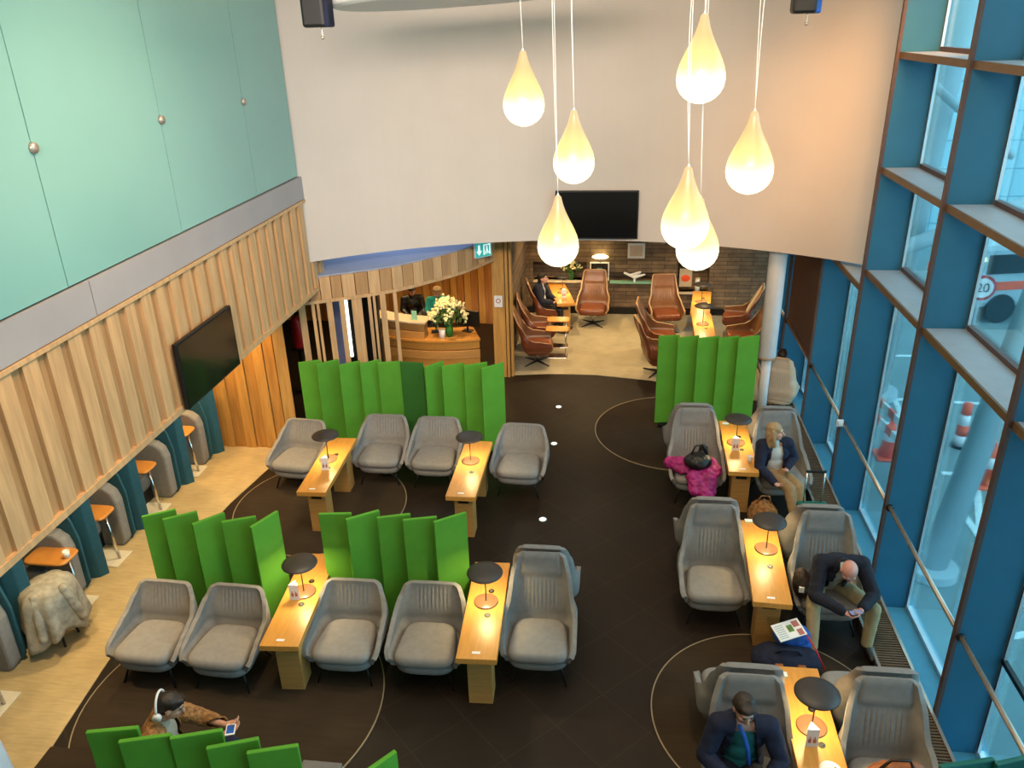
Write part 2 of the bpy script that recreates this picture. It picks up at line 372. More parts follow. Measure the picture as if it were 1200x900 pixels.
# curved fascia with a ledge on top, over the reception
fas = [(-4.85, 11.38), (-4.66, 11.44), (-4.21, 11.67), (-3.85, 11.87), (-3.53, 12.09), (-3.25, 12.36), (-2.99, 12.67), (-2.75, 12.95), (-2.55, 13.23), (-2.30, 13.75), (-2.09, 14.20)]
bm = B(); slats(bm, fas, 2.34, 2.70, .19, .06, seed=2, alt=False)
for a, b in zip(fas, fas[1:]):
    d = Vector(b)-Vector(a); ang = math.atan2(d.y, d.x); L_ = d.length+.02; cx, cy = (a[0]+b[0])/2, (a[1]+b[1])/2
    bx(bm, cx-L_/2, cx+L_/2, cy-.05, cy+.05, 2.30, 2.35, rot=ang, piv=(cx, cy, 0))
struct(obj('trim_2', bm, ['panelwood', 'panelwood2']))
bm = B(); prism(bm, [(x+.02, y+.03) for x, y in fas]+[(-2.1, 17.2), (-7.6, 17.2), (-7.6, 11.4)], 2.64, 2.72)
struct(obj('ceiling', bm, 'fascialedge'))
posts = [(-4.78, 11.36, .10), (-4.62, 11.42, .05), (-4.55, 11.45, .04), (-4.40, 11.55, .09), (-4.22, 11.62, .08), (-4.02, 11.74, .16), (-3.83, 11.80, .05), (-3.77, 11.86, .04), (-3.65, 11.93, .09), (-3.49, 12.08, .06)]
for i, (x, y, w) in enumerate(posts):
    bm = B(); bx(bm, x-w/2, x+w/2, y-.03+.04, y+.07, 0, 2.3, rot=.35, piv=(x, y, 0)); o = struct(obj('trim_%d' % (i+3), bm, 'panelwood'))
# wooden corner pillar
bm = B(); slats(bm, [(-2.22, 14.12), (-1.98, 14.12)], 0, 2.98, .24, .2, seed=3); bx(bm, -1.97, -1.92, 14.02, 14.2, 0, 2.98); bx(bm, -1.90, -1.86, 14.06, 14.2, 0, 2.98)
struct(obj('wall_back', bm, ['warmwood', 'tableside']))
bm = B(); slats(bm, [(-2.14, 14.25), (-2.14, 16.9)], 0, 2.64, .16, seed=7); slats(bm, [(-7.6, 17.0), (-2.2, 17.0)], 0, 2.64, .16, seed=8)
struct(obj('wall_back', bm, ['redwood', 'warmwood']))
bm = B(); bx(bm, -2.06, -2.0, 14.25, 17.9, 0, 2.98); struct(obj('wall_left', bm, 'stone'))
# lounge back wall with niches (built round the holes)
def holes_wall(x0, x1, z0, z1, y0, y1, holes):
    xs = sorted({x0, x1, *[h[0] for h in holes], *[h[1] for h in holes]}); zs = sorted({z0, z1, *[h[2] for h in holes], *[h[3] for h in holes]})
    bm = B()
    for a, b in zip(xs, xs[1:]):
        for c, d in zip(zs, zs[1:]):
            cx, cz = (a+b)/2, (c+d)/2
            if not any(h[0] < cx < h[1] and h[2] < cz < h[3] for h in holes): bx(bm, a, b, y0, y1, c, d)
    return bm
bm = holes_wall(-2.06, 3.64, 0, 2.98, 17.8, 18.1, [(-1.85, -.62, .80, 1.22), (-.55, -.12, .80, 1.22), (-.12, 1.02, .80, .98), (1.40, 2.10, .55, 1.25)])
bx(bm, -2.06, 3.64, 18.1, 18.2, 0, 2.98)
struct(obj('wall_back', bm, 'stone'))
bm = B(); bx(bm, -2.06, 3.1, 17.76, 17.8, 0, .16); struct(obj('baseboard_back', bm, 'black'))
bm = B(); prism(bm, [(-2.1, 14.2), (-1.2, 13.0), (0, 12.9), (3.64, 11.9), (3.64, 18.2), (-2.1, 18.2)], 2.98, 3.06); struct(obj('ceiling', bm, 'ceil'))

# white curved upper wall
def circ3(a, b, c):
    ax, ay = a; bx_, by = b; cx, cy = c; d = 2*(ax*(by-cy)+bx_*(cy-ay)+cx*(ay-by))
    ux = ((ax*ax+ay*ay)*(by-cy)+(bx_**2+by**2)*(cy-ay)+(cx*cx+cy*cy)*(ay-by))/d
    uy = ((ax*ax+ay*ay)*(cx-bx_)+(bx_**2+by**2)*(ax-cx)+(cx*cx+cy*cy)*(bx_-ax))/d
    return ux, uy, math.hypot(ax-ux, ay-uy)
ux, uy, ur = circ3((-4.60, 11.33), (-.25, 12.78), (3.64, 11.33))
a0 = math.atan2(11.33-uy, -4.60-ux); a1 = math.atan2(11.33-uy, 3.64-ux)
inn = [(ux+ur*math.cos(a0+(a1-a0)*i/40), uy+ur*math.sin(a0+(a1-a0)*i/40)) for i in range(41)]
out = [(ux+(ur+.12)*math.cos(a0+(a1-a0)*i/40), uy+(ur+.12)*math.sin(a0+(a1-a0)*i/40)) for i in range(41)]
bm = B()
for i in range(40):
    q = [inn[i], inn[i+1], out[i+1], out[i]]
    v = [[bm.verts.new((x, y, z)) for x, y in q] for z in (2.98, 7.6)]
    bm.faces.new(v[0]); bm.faces.new(v[1])
    bm.faces.new((v[0][0], v[0][1], v[1][1], v[1][0])); bm.faces.new((v[0][2], v[0][3], v[1][3], v[1][2]))
bmesh.ops.remove_doubles(bm, verts=bm.verts, dist=1e-5)
struct(obj('wall_back', bm, 'wall', smooth=False))
bm = B(); bx(bm, -7.75, 3.9, -3, 18.4, 7.6, 7.75); struct(obj('ceiling', bm, 'ceil'))
bm = B(); bx(bm, -7.75, 3.9, -3.2, -3, -.4, 7.7); struct(obj('wall_front', bm, 'wall'))

bm = B(); bx(bm, -7.75, 3.9, 18.2, 18.4, -.4, 7.6); struct(obj('wall_back', bm, 'wall'))
bm = B(); bx(bm, -7.9, -7.75, -3, 18.4, -.4, 7.6); struct(obj('wall_left', bm, 'wall'))
bm = B(); bx(bm, 3.66, 3.86, 12.0, 18.2, 3.06, 7.6); struct(obj('wall_right', bm, 'wall'))
bm = B(); bx(bm, -7.6, -2.2, 17.05, 17.15, 0, 2.64); bx(bm, -2.12, -2.07, 14.3, 16.95, 0, 2.64); bx(bm, -7.6, -5.15, 10.98, 11.05, 0, 2.5); struct(obj('wall_back', bm, 'groove'))
# ------------------------------------------------------------------ right window wall
fins = [-2.38, -.23, 1.92, 4.07, 6.22, 8.37, 10.52, 12.57, 14.70, 16.85]
nb = 1
XG = 3.64
for i, y in enumerate(fins):
    bm = B(); top = 7.6 if y < 12 else 2.98
    bx(bm, 3.185, XG, y-.022, y+.022, -.42, top, mi=0); bx(bm, 3.155, 3.19, y-.03, y+.03, -.42, top, mi=1); bx(bm, XG-.03, XG, y-.05, y-.022, -.42, top, mi=2)
    struct(obj('trim_%d' % (13+i), bm, ['fin', 'finedge', 'alu']))
ends = fins+[18.1]
for i, (a, b) in enumerate(zip(ends, ends[1:])):
    top = 7.6 if a < 12 else 2.98
    bm = B(); bx(bm, XG+.01, XG+.02, a, b, -.42, top); w = struct(obj('window_%d' % (i+1), bm, 'glass'))
    zs = (3.19, 4.47, 5.77) if a < 10 else ((2.93,) if a < 12 else ())
    for z in zs:
        if a < 10.6 or z < 3.5 :
            bm = B(); bx(bm, 3.21, XG, a+.03, b-.03, z-.045, z); bx(bm, 3.19, 3.215, a+.03, b-.03, z-.07, z+.003, mi=1); bx(bm, XG-.03, XG+.03, a+.03, b-.03, z, z+.05, mi=2)
            obj('transom', bm, ['transom', 'transomedge', 'finedge'], w)
    bm = B(); bx(bm, XG-.02, XG+.03, a+.03, b-.03, -.42, -.37); bx(bm, XG-.03, XG, b-.06, b-.03, -.37, top); obj('window_frame', bm, 'alu', w)
bm = B(); bx(bm, XG-.04, XG, 4.11, 6.18, .74, .79); tag(obj('glass_rail', bm, 'black'), 'thin black rail across the glass of the nearest window bay', 'rail')
bm = B(); bx(bm, 3.12, XG+.1, -3, 18.1, -.46, -.42); struct(obj('trim_23', bm, 'sill'))
bm = B(); bx(bm, 3.125, 3.15, -3, 18.1, -.42, .0); struct(obj('trim_24', bm, 'sill'))
# heating grille
t = bpy.data.objects.new('trim_25', None); C.objects.link(t); struct(t)
bm = B(); bx(bm, 2.78, 3.13, -3, 17.7, 0, .075); obj('grille_housing', bm, 'finedge', t)
bm = B(); bx(bm, 2.78, 2.81, -3, 17.7, .075, .1); bx(bm, 3.10, 3.13, -3, 17.7, .075, .1); obj('grille_edge', bm, 'brass', t)
bm = B(); y = 3.5
while y < 17.6: bx(bm, 2.81, 3.10, y, y+.018, .075, .09); y += .036
obj('grille_bars', bm, 'transomedge', t)['kind'] = 'stuff'
# handrails
hr = [('rail along the nearest window bay beside the nearest grey highback', 3), ('rail beside the bald man in the navy jacket', 4), ('rail beside the green suitcase', 5), ('rail in the bay just past the white sensor box', 6), ('rail below the brown blind', 7), ('rail in the farthest window bay behind the white column', 8)]
for lab, i in hr:
    a, b = fins[i], fins[i+1]
    t = thing('handrail', 'slim bronze hand'+lab, 'handrail', (3.21, a, 0), 0, 'handrail along the window wall')
    bm = B(); cyl(bm, (0, .05, 1.0), (0, b-a-.05, 1.0), .024, n=16); obj('rail', bm, 'brass', t, True)
    for yy in (.045, b-a-.045):
        bm = B(); cyl(bm, (0, yy-.012, 1.0), (0, yy+.012, 1.0), .04, n=16); obj('bracket', bm, 'black', t, True)
bm = B(); bx(bm, 3.10, 3.19, 10.40, 10.44, .98, 1.08); bx(bm, 3.12, 3.17, 10.385, 10.40, 1.0, 1.06)
tag(obj('sensor_box', bm, 'white', bevel=.008), 'small white box fixed on a blue window fin at rail height', 'box')
bm = B(); bx(bm, 3.20, 3.23, 12.62, 14.62, 1.06, 2.96); bx(bm, 3.18, 3.25, 12.62, 14.62, 1.04, 1.09)
tag(obj('window_blind', bm, 'brownblind'), 'brown panel blind in the window bay beyond the white column', 'blind')
# white column
t = thing('round_column', 'round white column standing at the right end of the green screen', 'column', (2.47, 12.42, 0))
bm = B(); cyl(bm, (0, 0, 1.2), (0, 0, 2.98), .135, n=32); obj('upper_shaft', bm, 'column', t, True, bevel=.004)
bm = B(); cyl(bm, (0, 0, 0), (0, 0, 1.2), .075, n=24); obj('lower_shaft', bm, 'column', t, True)
bm = B(); cyl(bm, (0, 0, 1.17), (0, 0, 1.2), .137, n=32); obj('collar', bm, 'shelledge', t)

# ------------------------------------------------------------------ outside
bm = B(); bx(bm, 3.8, 60, -20, 60, -.75, -.6); tag(obj('road', bm, 'asphalt'), 'grey-green asphalt road outside the windows', 'road'); bpy.data.objects['road']['kind'] = 'structure'
bm = B(); bx(bm, 2.6, 45, 27, 27.4, -.6, 14); o = obj('building_facade', bm, 'facade'); tag(o, 'pale cyan building facade of square panels beyond the road', 'building')
marks = [((4.3, 13.9), (5.6, 13.6)), ((5.0, 11.5), (5.4, 14.8)), ((5.4, 14.8), (7.0, 14.7)), ((5.3, 12.0), (6.6, 12.0)), ((5.0, 9.6), (5.9, 12.2)), ((4.3, 8.0), (6.2, 8.6)), ((5.2, 7.0), (5.2, 10.8)), ((5.4, 17), (9, 17.2))]
for i, (a, b) in enumerate(marks):
    d = Vector(b)-Vector(a); L_ = d.length; bm = B(); bx(bm, -L_/2, L_/2, -.05, .05, 0, .006)
    o = obj('road_marking', bm, 'paint'); o.location = ((a[0]+b[0])/2, (a[1]+b[1])/2, -.599+i*.0005); o.rotation_euler = (0, 0, math.atan2(d.y, d.x))
    tag(o, 'thin white line painted on the road outside the windows', 'road marking', 'white road lines')
def cone(x, y, lab, s=1.0):
    t = thing('traffic_cone', lab, 'traffic cone', (x, y, -.6)); t.scale = (s, s, s)
    bm = B(); bx(bm, -.2, .2, -.2, .2, 0, .04); obj('base', bm, 'orange', t, bevel=.01)
    bm = B(); cyl(bm, (0, 0, .04), (0, 0, .75), .15, .03, 24); obj('cone_body', bm, 'orange', t, True)
    bm = B(); cyl(bm, (0, 0, .32), (0, 0, .50), .107, .076, 24); obj('reflective_band', bm, 'white', t, True)
cone(4.6, 12.5, 'orange traffic cone outside beside the red and white barrier')
cone(4.65, 11.7, 'orange cone at the near end of the striped barrier', .8)
cone(5.85, 11.7, 'orange cone standing in for a reflection near the inclined pale tube', 1.0)  # cone drawn for an orange patch taken as a reflection
t = thing('traffic_post', 'red and white striped traffic cylinder standing on the road', 'traffic post', (5.9, 12.95, -.6)); t.scale = (.8, .8, .8)
for k in range(4):
    bm = B(); cyl(bm, (0, 0, .05+k*.24), (0, 0, .05+(k+1)*.24), .13-.01*k, .12-.01*k, 24); obj('red_band' if k % 2 else 'white_band', bm, 'orange' if k % 2 else 'white', t, True)
bm = B(); cyl(bm, (0, 0, 0), (0, 0, .05), .17, n=24); obj('foot', bm, 'black', t)
t = thing('road_barrier', 'red and white striped road barrier with two boards outside the window', 'barrier', (4.45, 12.3, -.6), math.radians(97))
for z in (.55, .85):
    bm = B()
    for k in range(12): bx(bm, -1.3+k*.22, -1.3+(k+1)*.22, -.02, .02, z, z+.14, mi=k % 2)
    obj('striped_board', bm, ['white', 'orange'], t)
for x in (-1.1, 1.1):
    bm = B(); bx(bm, x-.03, x+.03, -.02, .02, 0, .55); bx(bm, x-.05, x+.05, -.25, .25, 0, .05); obj('leg', bm, 'white', t)
for a, b, r, lab in [((5.07, 15.0, -.6), (5.52, 15.0, 8.5), .22, 'thick pale inclined tube column outside the second window bay'),
                     ((4.26, 9.35, -.6), (6.9, 12.2, 8.5), .17, 'thick pale tube leaning outside the nearest window bays')]:
    t = thing('inclined_column', lab, 'column', a); a_ = Vector(a); d = Vector(b)-a_
    bm = B(); cyl(bm, (0, 0, 0), d, r, n=32); obj('shaft', bm, 'concrete', t, True)
    bm = B(); cyl(bm, (0, 0, 0), (0, 0, .12), r*1.9, n=32); obj('footing', bm, 'concrete', t)
bm = B(); cyl(bm, (4.6, 13.4, 5.2), (7.5, 17, 3.6), .07, n=16); tag(obj('brace_rod', bm, 'concrete', smooth=True), 'thin diagonal brace rod outside the upper windows', 'rod')
bm = B(); cyl(bm, (4.5, 14.0, -.6), (4.3, 13.8, 5.0), .035, n=12); tag(obj('steel_pole', bm, 'alu', smooth=True), 'thin pale steel pole leaning outside behind the second window bay', 'pole')
bm = B(); cyl(bm, (4.4, 13.5, 2.6), (12, 19.5, 3.4), .13, n=16); tag(obj('steel_beam', bm, 'concrete', smooth=True), 'pale horizontal steel tube outside the windows', 'beam')
# speed sign
t = thing('speed_sign', 'round white speed limit sign reading 20 with red ring', 'sign', (7.6, 17.2, -.6))
bm = B(); cyl(bm, (0, .05, 0), (0, .05, 1.75), .03, n=12); obj('post', bm, 'alu', t)
bm = B(); cyl(bm, (0, .02, 1.5), (0, -.01, 1.5), .27, n=40); obj('sign_ring', bm, 'red', t)
bm = B(); cyl(bm, (0, 0, 1.5), (0, -.02, 1.5), .21, n=40); obj('sign_face', bm, 'white', t)
cu = bpy.data.curves.new('n', 'FONT'); cu.body = '20'; cu.size = .27; cu.align_x = 'CENTER'; cu.align_y = 'CENTER'; cu.extrude = .004
to = bpy.data.objects.new('tmp', cu); C.objects.link(to); me = bpy.data.meshes.new_from_object(to.evaluated_get(DG())); bpy.data.objects.remove(to)
me.materials.clear(); me.materials.append(M['black']); o = bpy.data.objects.new('numerals', me); C.objects.link(o); o.parent = t; o.location = (0, -.028, 1.5); o.rotation_euler = (PI/2, 0, 0)
# a parked vehicle outside
t = thing('parked_van', 'pale van with orange stripe parked across the road', 'van', (10.2, 20.5, -.6), .2)
bm = B(); bx(bm, -2.2, 2.2, -.9, .9, .35, 1.9); o = obj('body', bm, 'concrete', t, bevel=.15)
bm = B(); bx(bm, -2.22, 2.22, -.92, .92, .8, 1.0); obj('stripe', bm, 'orange', t)
bm = B(); bx(bm, -1.9, 1.9, -.93, .93, 1.2, 1.65); obj('side_window', bm, 'black', t)
for x in (-1.4, 1.4):
    for y in (-.85, .85):
        bm = B(); cyl(bm, (x, y-.1, .35), (x, y+.1, .35), .35, n=24); obj('wheel', bm, 'black', t)

# ------------------------------------------------------------------ chairs
def interp(k, x):
    if x <= k[0][0]: return k[0][1]
    for (a, b), (c, d) in zip(k, k[1:]):
        if x <= c:
            t = (x-a)/(c-a); t = t*t*(3-2*t); return b+(d-b)*t
    return k[-1][1]
def shell_bm(wk, bk, fk, topk, zb, r=.16, nu=96, nv=30, pleat=None, pad=None):
    bm = B(); rows = []
    for i in range(nu+1):
        u = -1+2*i/nu; s = abs(u); sg = 1 if u >= 0 else -1; top = interp(topk, s); col = []
        for j in range(nv+1):
            z = zb+(top-zb)*j/nv; w = interp(wk, z); by = interp(bk, z); fy = interp(fk, z); rr = min(r, w*.8)
            if s < .4: x, y = (w-rr)*s/.4, by
            elif s < .6: a = (s-.4)/.2*PI/2; x, y = w-rr+rr*math.sin(a), by-rr+rr*math.cos(a)
            else: x, y = w, (by-rr)+(fy-(by-rr))*(s-.6)/.4
            if pleat and abs(x) < pleat[0] and pleat[1] < z < pleat[2]:
                f = math.sin(PI*(z-pleat[1])/(pleat[2]-pleat[1]))*min(1, (pleat[0]-abs(x))/.04); y -= .007*f*math.cos(2*PI*x/.042)
            if pad and s < .44 and z > pad: y -= .022*min(1, (z-pad)/.02)*min(1, (.44-s)/.03)*min(1, max(0, (top-z)/.04))
            col.append(bm.verts.new((sg*x, y, z)))
        rows.append(col)
    for A, Bq in zip(rows, rows[1:]):
        for j in range(nv): bm.faces.new((A[j], Bq[j], Bq[j+1], A[j+1]))
    return bm
def chair_legs(t, zt=.29, m='black'):
    for sx in (-1, 1):
        for sy in (-1, 1):
            bm = B(); cyl(bm, (sx*.20, sy*.17-.02, zt), (sx*.29, sy*.27-.01, 0), .014, .010, 12); obj('leg', bm, m, t, True)
def tub(mats, name, lab, cat, high=False, group=None):
    t = thing(name, lab, cat, group=group); f = mats[0]
    if high:
        wk = [(.26, .22), (.34, .31), (.46, .365), (.58, .365), (.78, .315), (1.16, .275)]; bk = [(.26, .16), (.34, .22), (.5, .26), (1.16, .38)]
        topk = [(.0, 1.17), (.42, 1.168), (.50, 1.14), (.56, 1.0), (.64, .68), (.74, .585), (.90, .51), (1, .41)]; pl = (.19, .52, .90)
    else:
        wk = [(.26, .22), (.34, .32), (.46, .38), (.56, .375), (.84, .315)]; bk = [(.26, .17), (.34, .23), (.5, .27), (.84, .35)]
        topk = [(.0, .86), (.42, .857), (.50, .84), (.57, .74), (.68, .60), (.82, .545), (.92, .50), (1, .41)]; pl = (.19, .55, .84)
    fk = [(.26, -.22), (.34, -.30), (.44, -.33), (.52, -.29)]
    o = obj('seat_shell', shell_bm(wk, bk, fk, topk, .26, r=.11, pleat=pl, pad=.92 if high else None), mats, t, True, solid=.046, fixn=False)
    s = o.modifiers.new('bv', 'BEVEL'); s.width = .014; s.segments = 3; s.limit_method = 'ANGLE'
    bm = B(); pillow(bm, .325, .285, .22, .37, 3.6, (0, -.06), .90, .01); obj('seat_base', bm, f, t, True)
    bm = B(); pillow(bm, .325, .30, .33, .462, 4.6, (0, -.075), .82, .016); obj('seat_cushion', bm, f, t, True)
    chair_legs(t); return t
low = tub(['grey'], 'tub_chair', 'x', 'chair'); high = tub(['grey'], 'highback_chair', 'x', 'chair', True)
GL = 'low grey tub chairs in the left groups'; used = set()
def put(proto, x, y, rz, lab, grp):
    if proto.name in used: return dup(proto, (x, y, 0), rz, lab, grp)
    used.add(proto.name); proto.location = (x, y, 0); proto.rotation_euler = (0, 0, rz); proto['label'] = lab; proto['group'] = grp; return proto
for x, y, rz, lab in [(-4.67, 6.13, -.03, 'grey low tub chair nearest the beige carpet in the front row'),
        (-3.87, 6.13, -.03, 'darker-looking grey tub chair between the carpet-side chair and the front left table'),
        (-2.65, 6.33, .02, 'grey tub chair just right of the front left table'),
        (-1.80, 6.36, .02, 'grey tub chair just left of the front middle table'),
        (-4.55, 9.98, -.10, 'grey tub chair at the left end of the rear row by the wooden wall'),
        (-3.35, 10.22, 0, 'grey tub chair between the rear left table and a pale tub chair'),
        (-2.54, 10.2, 0, 'pale grey tub chair just left of the rear right table'),
        (-1.27, 10.07, -.05, 'pale grey tub chair right of the rear right table, end of the row')]:
    put(low, x, y, rz, lab, GL)
GH = 'grey highback chairs'
for x, y, rz, lab in [(-.67, 6.53, .02, 'grey highback chair alone to the right of the front middle table'),
        (-.68, 7.38, PI, 'grey chair facing away, back to back with the highback by the front middle table'),
        (1.20, 10.10, .03, 'grey highback chair with magenta coat and black bag on it'),
        (1.18, 10.98, PI, 'grey chair facing the right green screen behind the magenta coat chair'),
        (2.33, 10.08, .1, 'grey highback chair where the blonde woman sits'),
        (2.32, 10.96, PI, 'grey chair facing away behind the blonde woman, next to the column'),
        (1.19, 7.60, .02, 'empty grey highback chair left of the middle right table'),
        (1.20, 8.48, PI, 'grey chair facing away behind the empty highback by the middle right table'),
        (2.40, 7.56, 0, 'grey highback chair where the bald man sits'),
        (2.36, 8.42, PI, 'grey chair facing away behind the bald man, below the green suitcase'),
        (1.22, 4.98, 0, 'grey highback chair where the dark-haired man in navy sits'),
        (1.24, 5.84, PI, 'grey chair facing away behind the dark-haired man in navy'),
        (2.33, 5.05, 0, 'grey highback chair holding the tan leather bag'),
        (2.36, 5.90, PI, 'grey chair facing away behind the chair with the tan leather bag')]:
    put(high, x, y, rz, lab, GH)

# ------------------------------------------------------------------ tables
def table(proto, x, y, rz, lab, grp='narrow wooden side tables between the chairs', L_=1.5):
    if proto is None:
        t = thing('side_table', lab, 'table', (x, y, 0), rz, grp)
        bm = B(); bx(bm, -.195, .195, 0, L_, .655, .72); obj('table_top', bm, 'tablewood', t, bevel=.004)
        for yy in (.16, L_-.34):
            bm = B(); bx(bm, -.12, .12, yy, yy+.05, 0, .655); bx(bm, -.12, -.085, yy+.05, yy+.24, 0, .655); bx(bm, .085, .12, yy+.05, yy+.24, 0, .655); bx(bm, -.085, .085, yy+.19, yy+.24, 0, .655)
            l = obj('leg', bm, 'tableside', t, bevel=.003); bm = B(); bx(bm, -.07, .07, yy-.004, yy+.002, .52, .58); obj('cable_slot', bm, 'black', l)
        for yy in (.62, 1.0):
            bm = B(); cyl(bm, (0, 0, .72), (0, 0, .724), .032, n=24); o = obj('power_socket', bm, 'black', t); o.location = (.04, yy, 0)
            bm = B(); cyl(bm, (0, 0, .724), (0, 0, .726), .014, n=16); obj('socket_pin', bm, 'chrome', o)
        bm = B(); bx(bm, -.05, .03, .07, .10, .72, .722); obj('table_label', bm, 'white', t)
        return t
    return dup(proto, (x, y, 0), rz, lab, grp)
T0 = table(None, -3.145, 5.78, .065, 'narrow wooden table with lamp and card between two front left tub chairs')
tabs = [(-1.20, 5.79, .04, 'narrow wooden table with disc lamp beside the lone highback chair'),
        (-3.82, 8.55, .03, 'narrow wooden table with lamp and card in the rear left group'),
        (-1.865, 8.6, 0, 'narrow wooden table with disc lamp and no card in the rear group'),
        (1.76, 9.50, -.02, 'narrow wooden table with paper cup beside the blonde woman'),
        (1.695, 6.86, -.05, 'narrow wooden table between the empty highback and the bald man'),
        (1.75, 4.47, 0, 'narrow wooden table with saucer and card beside the man in navy'),
        (-1.0, 16.35, .22, 'narrow wooden table under the flower niche in the back lounge'),
        (1.74, 15.83, -.12, 'narrow wooden table by the stone wall between leather chairs in the back lounge'),
        (1.72, 14.35, -.03, 'narrow wooden table just behind the right green screen')]
for x, y, rz, lab in tabs: table(T0, x, y, rz, lab)

# disc lamps
def disc_lamp(lab):
    t = thing('table_lamp', lab, 'lamp', group='dark disc table lamps')
    bm = B(); lathe(bm, [(0, 0), (.125, 0), (.125, .010), (.118, .014), (0, .014)], 40); obj('lamp_base', bm, 'discbase', t, True)
    bm = B(); cyl(bm, (0, 0, .014), (0, 0, .37), .006, n=12); obj('pole', bm, 'black', t)
    bm = B(); lathe(bm, [(0, .415), (.06, .412), (.13, .400), (.18, .378), (.185, .368), (.178, .365), (.10, .377), (0, .38)], 48); obj('lamp_shade', bm, 'shade', t, True)
    bm = B(); cyl(bm, (0, 0, .365), (0, 0, .372), .05, n=24); obj('bulb', bm, 'bulbwarm', t)
    return t
D0 = disc_lamp('x'); first = True
lights = []
for x, y, z, lab in [(-3.19, 6.60, .72, 'dark disc lamp on the front left table'), (-1.23, 6.62, .72, 'dark disc lamp on the table beside the lone highback'),
        (-3.88, 9.42, .72, 'dark disc lamp on the rear left table by the wooden wall'), (-1.89, 9.52, .72, 'dark disc lamp on the rear right table'),
        (1.76, 10.32, .72, 'dark disc lamp on the table beside the blonde woman'), (1.775, 7.80, .72, 'dark disc lamp on the table behind the bald man'),
        (1.75, 5.28, .72, 'large-looking dark disc lamp on the nearest right table'), (-1.12, 17.1, .72, 'dark disc lamp on the lounge table under the flowers'),
        (1.84, 16.6, .72, 'dark disc lamp on the lounge table against the stone wall'), (1.74, 15.2, .72, 'disc lamp on the table just behind the green screen')]:
    if first: o = D0; o.location = (x, y, z); o['label'] = lab; first = False
    else: o = dup(D0, (x, y, z), 0, lab)
    lights.append((x, y, z+.355))
# tent cards
def tent(x, y, rz, lab):
    t = thing('menu_card', lab, 'menu card', (x, y, .72), rz, 'white folded cards on the tables')
    bm = B(); p = [(-.05, -.035), (.05, -.035), (0, .05)]; prism(bm, p, 0, .19); obj('folded_card', bm, 'white', t)
    for sx in (-.02, .02):
        bm = B(); bx(bm, sx-.012, sx+.012, -.0375, -.0355, .045, .085); bx(bm, sx-.004, sx+.004, -.0375, -.0355, .085, .11); obj('bottle_picture', bm, 'lips', t)
for a in [(-3.24, 6.50, .1, 'white folded card on the front left table beside the lamp'), (-3.82, 9.15, .1, 'white folded card on the rear left table beside the lamp'),
          (1.72, 10.12, .05, 'white folded card on the table by the blonde woman'), (1.70, 5.10, .05, 'white folded card on the nearest right table'),
          (-1.08, 16.75, .3, 'white folded card on the lounge table near the flowers')]: tent(*a)
t = thing('paper_cup', 'white paper cup on the table beside the blonde woman', 'cup', (1.87, 9.78, .72))
bm = B(); lathe(bm, [(0, 0), (.028, 0), (.036, .09), (.033, .09), (.026, .01), (0, .01)], 24); obj('cup_body', bm, 'white', t, True)
bm = B(); lathe(bm, [(.036, .087), (.040, .087), (.040, .094), (.036, .094)], 24); obj('cup_rim', bm, 'white', t, True)
t = thing('saucer', 'white saucer with a spoon at the near end of the nearest right table', 'saucer', (1.80, 4.83, .72))
bm = B(); lathe(bm, [(0, .004), (.04, .004), (.085, .02), (.088, .024), (.04, .010), (0, .010)], 40); obj('dish', bm, 'white', t, True)
bm = B(); cyl(bm, (-.04, -.03, .022), (.03, .02, .016), .004, n=8); ell(bm, (.04, .027, .017), (.016, .011, .004)); obj('spoon', bm, 'chrome', t, True)
for x, y, lab in [(1.61, 5.86, 'small white coaster at the far corner of the nearest right table'), (1.66, 8.35, 'small white coaster at the far end of the middle right table'), (1.68, 10.9, 'small white coaster at the far end of the table by the blonde woman')]:
    bm = B(); bx(bm, -.045, .045, -.03, .03, 0, .012); bx(bm, -.045, .045, -.034, -.03, 0, .012, mi=1); o = obj('coaster', bm, ['white', 'glassgreen'], bevel=.002); o.location = (x, y, .72); tag(o, lab, 'coaster')

# ------------------------------------------------------------------ green slatted screens
def panel(t, a, b, h=1.6, m='green'):
    a = Vector(a); b = Vector(b); d = b-a; ang = math.atan2(d.y, d.x); L_ = d.length*1.05; c = (a+b)/2
    bm = B(); bx(bm, -L_/2, L_/2, -.018, .018, .06, h); o = obj('felt_panel', bm, m, t, bevel=.008); o.location = (c.x, c.y, 0); o.rotation_euler = (0, 0, ang)
def screen_set(lab, segs, k=.971, h=1.5, dy=0, group='green felt slatted screens', darks=(), dm='greendark'):
    pts = [((a*k, b*k+dy), (c*k, d*k+dy)) for a, b, c, d in segs]; x0 = pts[0][0][0]; x1 = pts[-1][1][0]; ym = sum(p[0][1]+p[1][1] for p in pts)/len(pts)/2
    t = thing('green_screen', lab, 'screen', (0, 0, 0), 0, group)
    for i, (a, b) in enumerate(pts): panel(t, a, b, h, dm if i in darks else 'green')
    bm = B(); bx(bm, x0+.04, x1-.04, ym-.10, ym+.10, 0, .06); obj('plinth', bm, 'black', t)
screen_set('green slatted felt screen in front of the reception', [(-4.94, 11.32, -4.63, 11.45), (-4.63, 11.28, -4.35, 11.49), (-4.26, 11.26, -3.98, 11.45), (-3.94, 11.32, -3.67, 11.53), (-3.67, 11.40, -3.32, 11.47), (-3.31, 11.45, -2.95, 11.42)], darks=(5,))  # last panel faces away, so it takes the shade-darkened green
screen_set('green slatted felt screen behind the two pale tub chairs in the rear row', [(-2.88, 11.26, -2.65, 11.52), (-2.62, 11.31, -2.30, 11.46), (-2.28, 11.36, -1.95, 11.52), (-1.99, 11.27, -1.69, 11.52)])
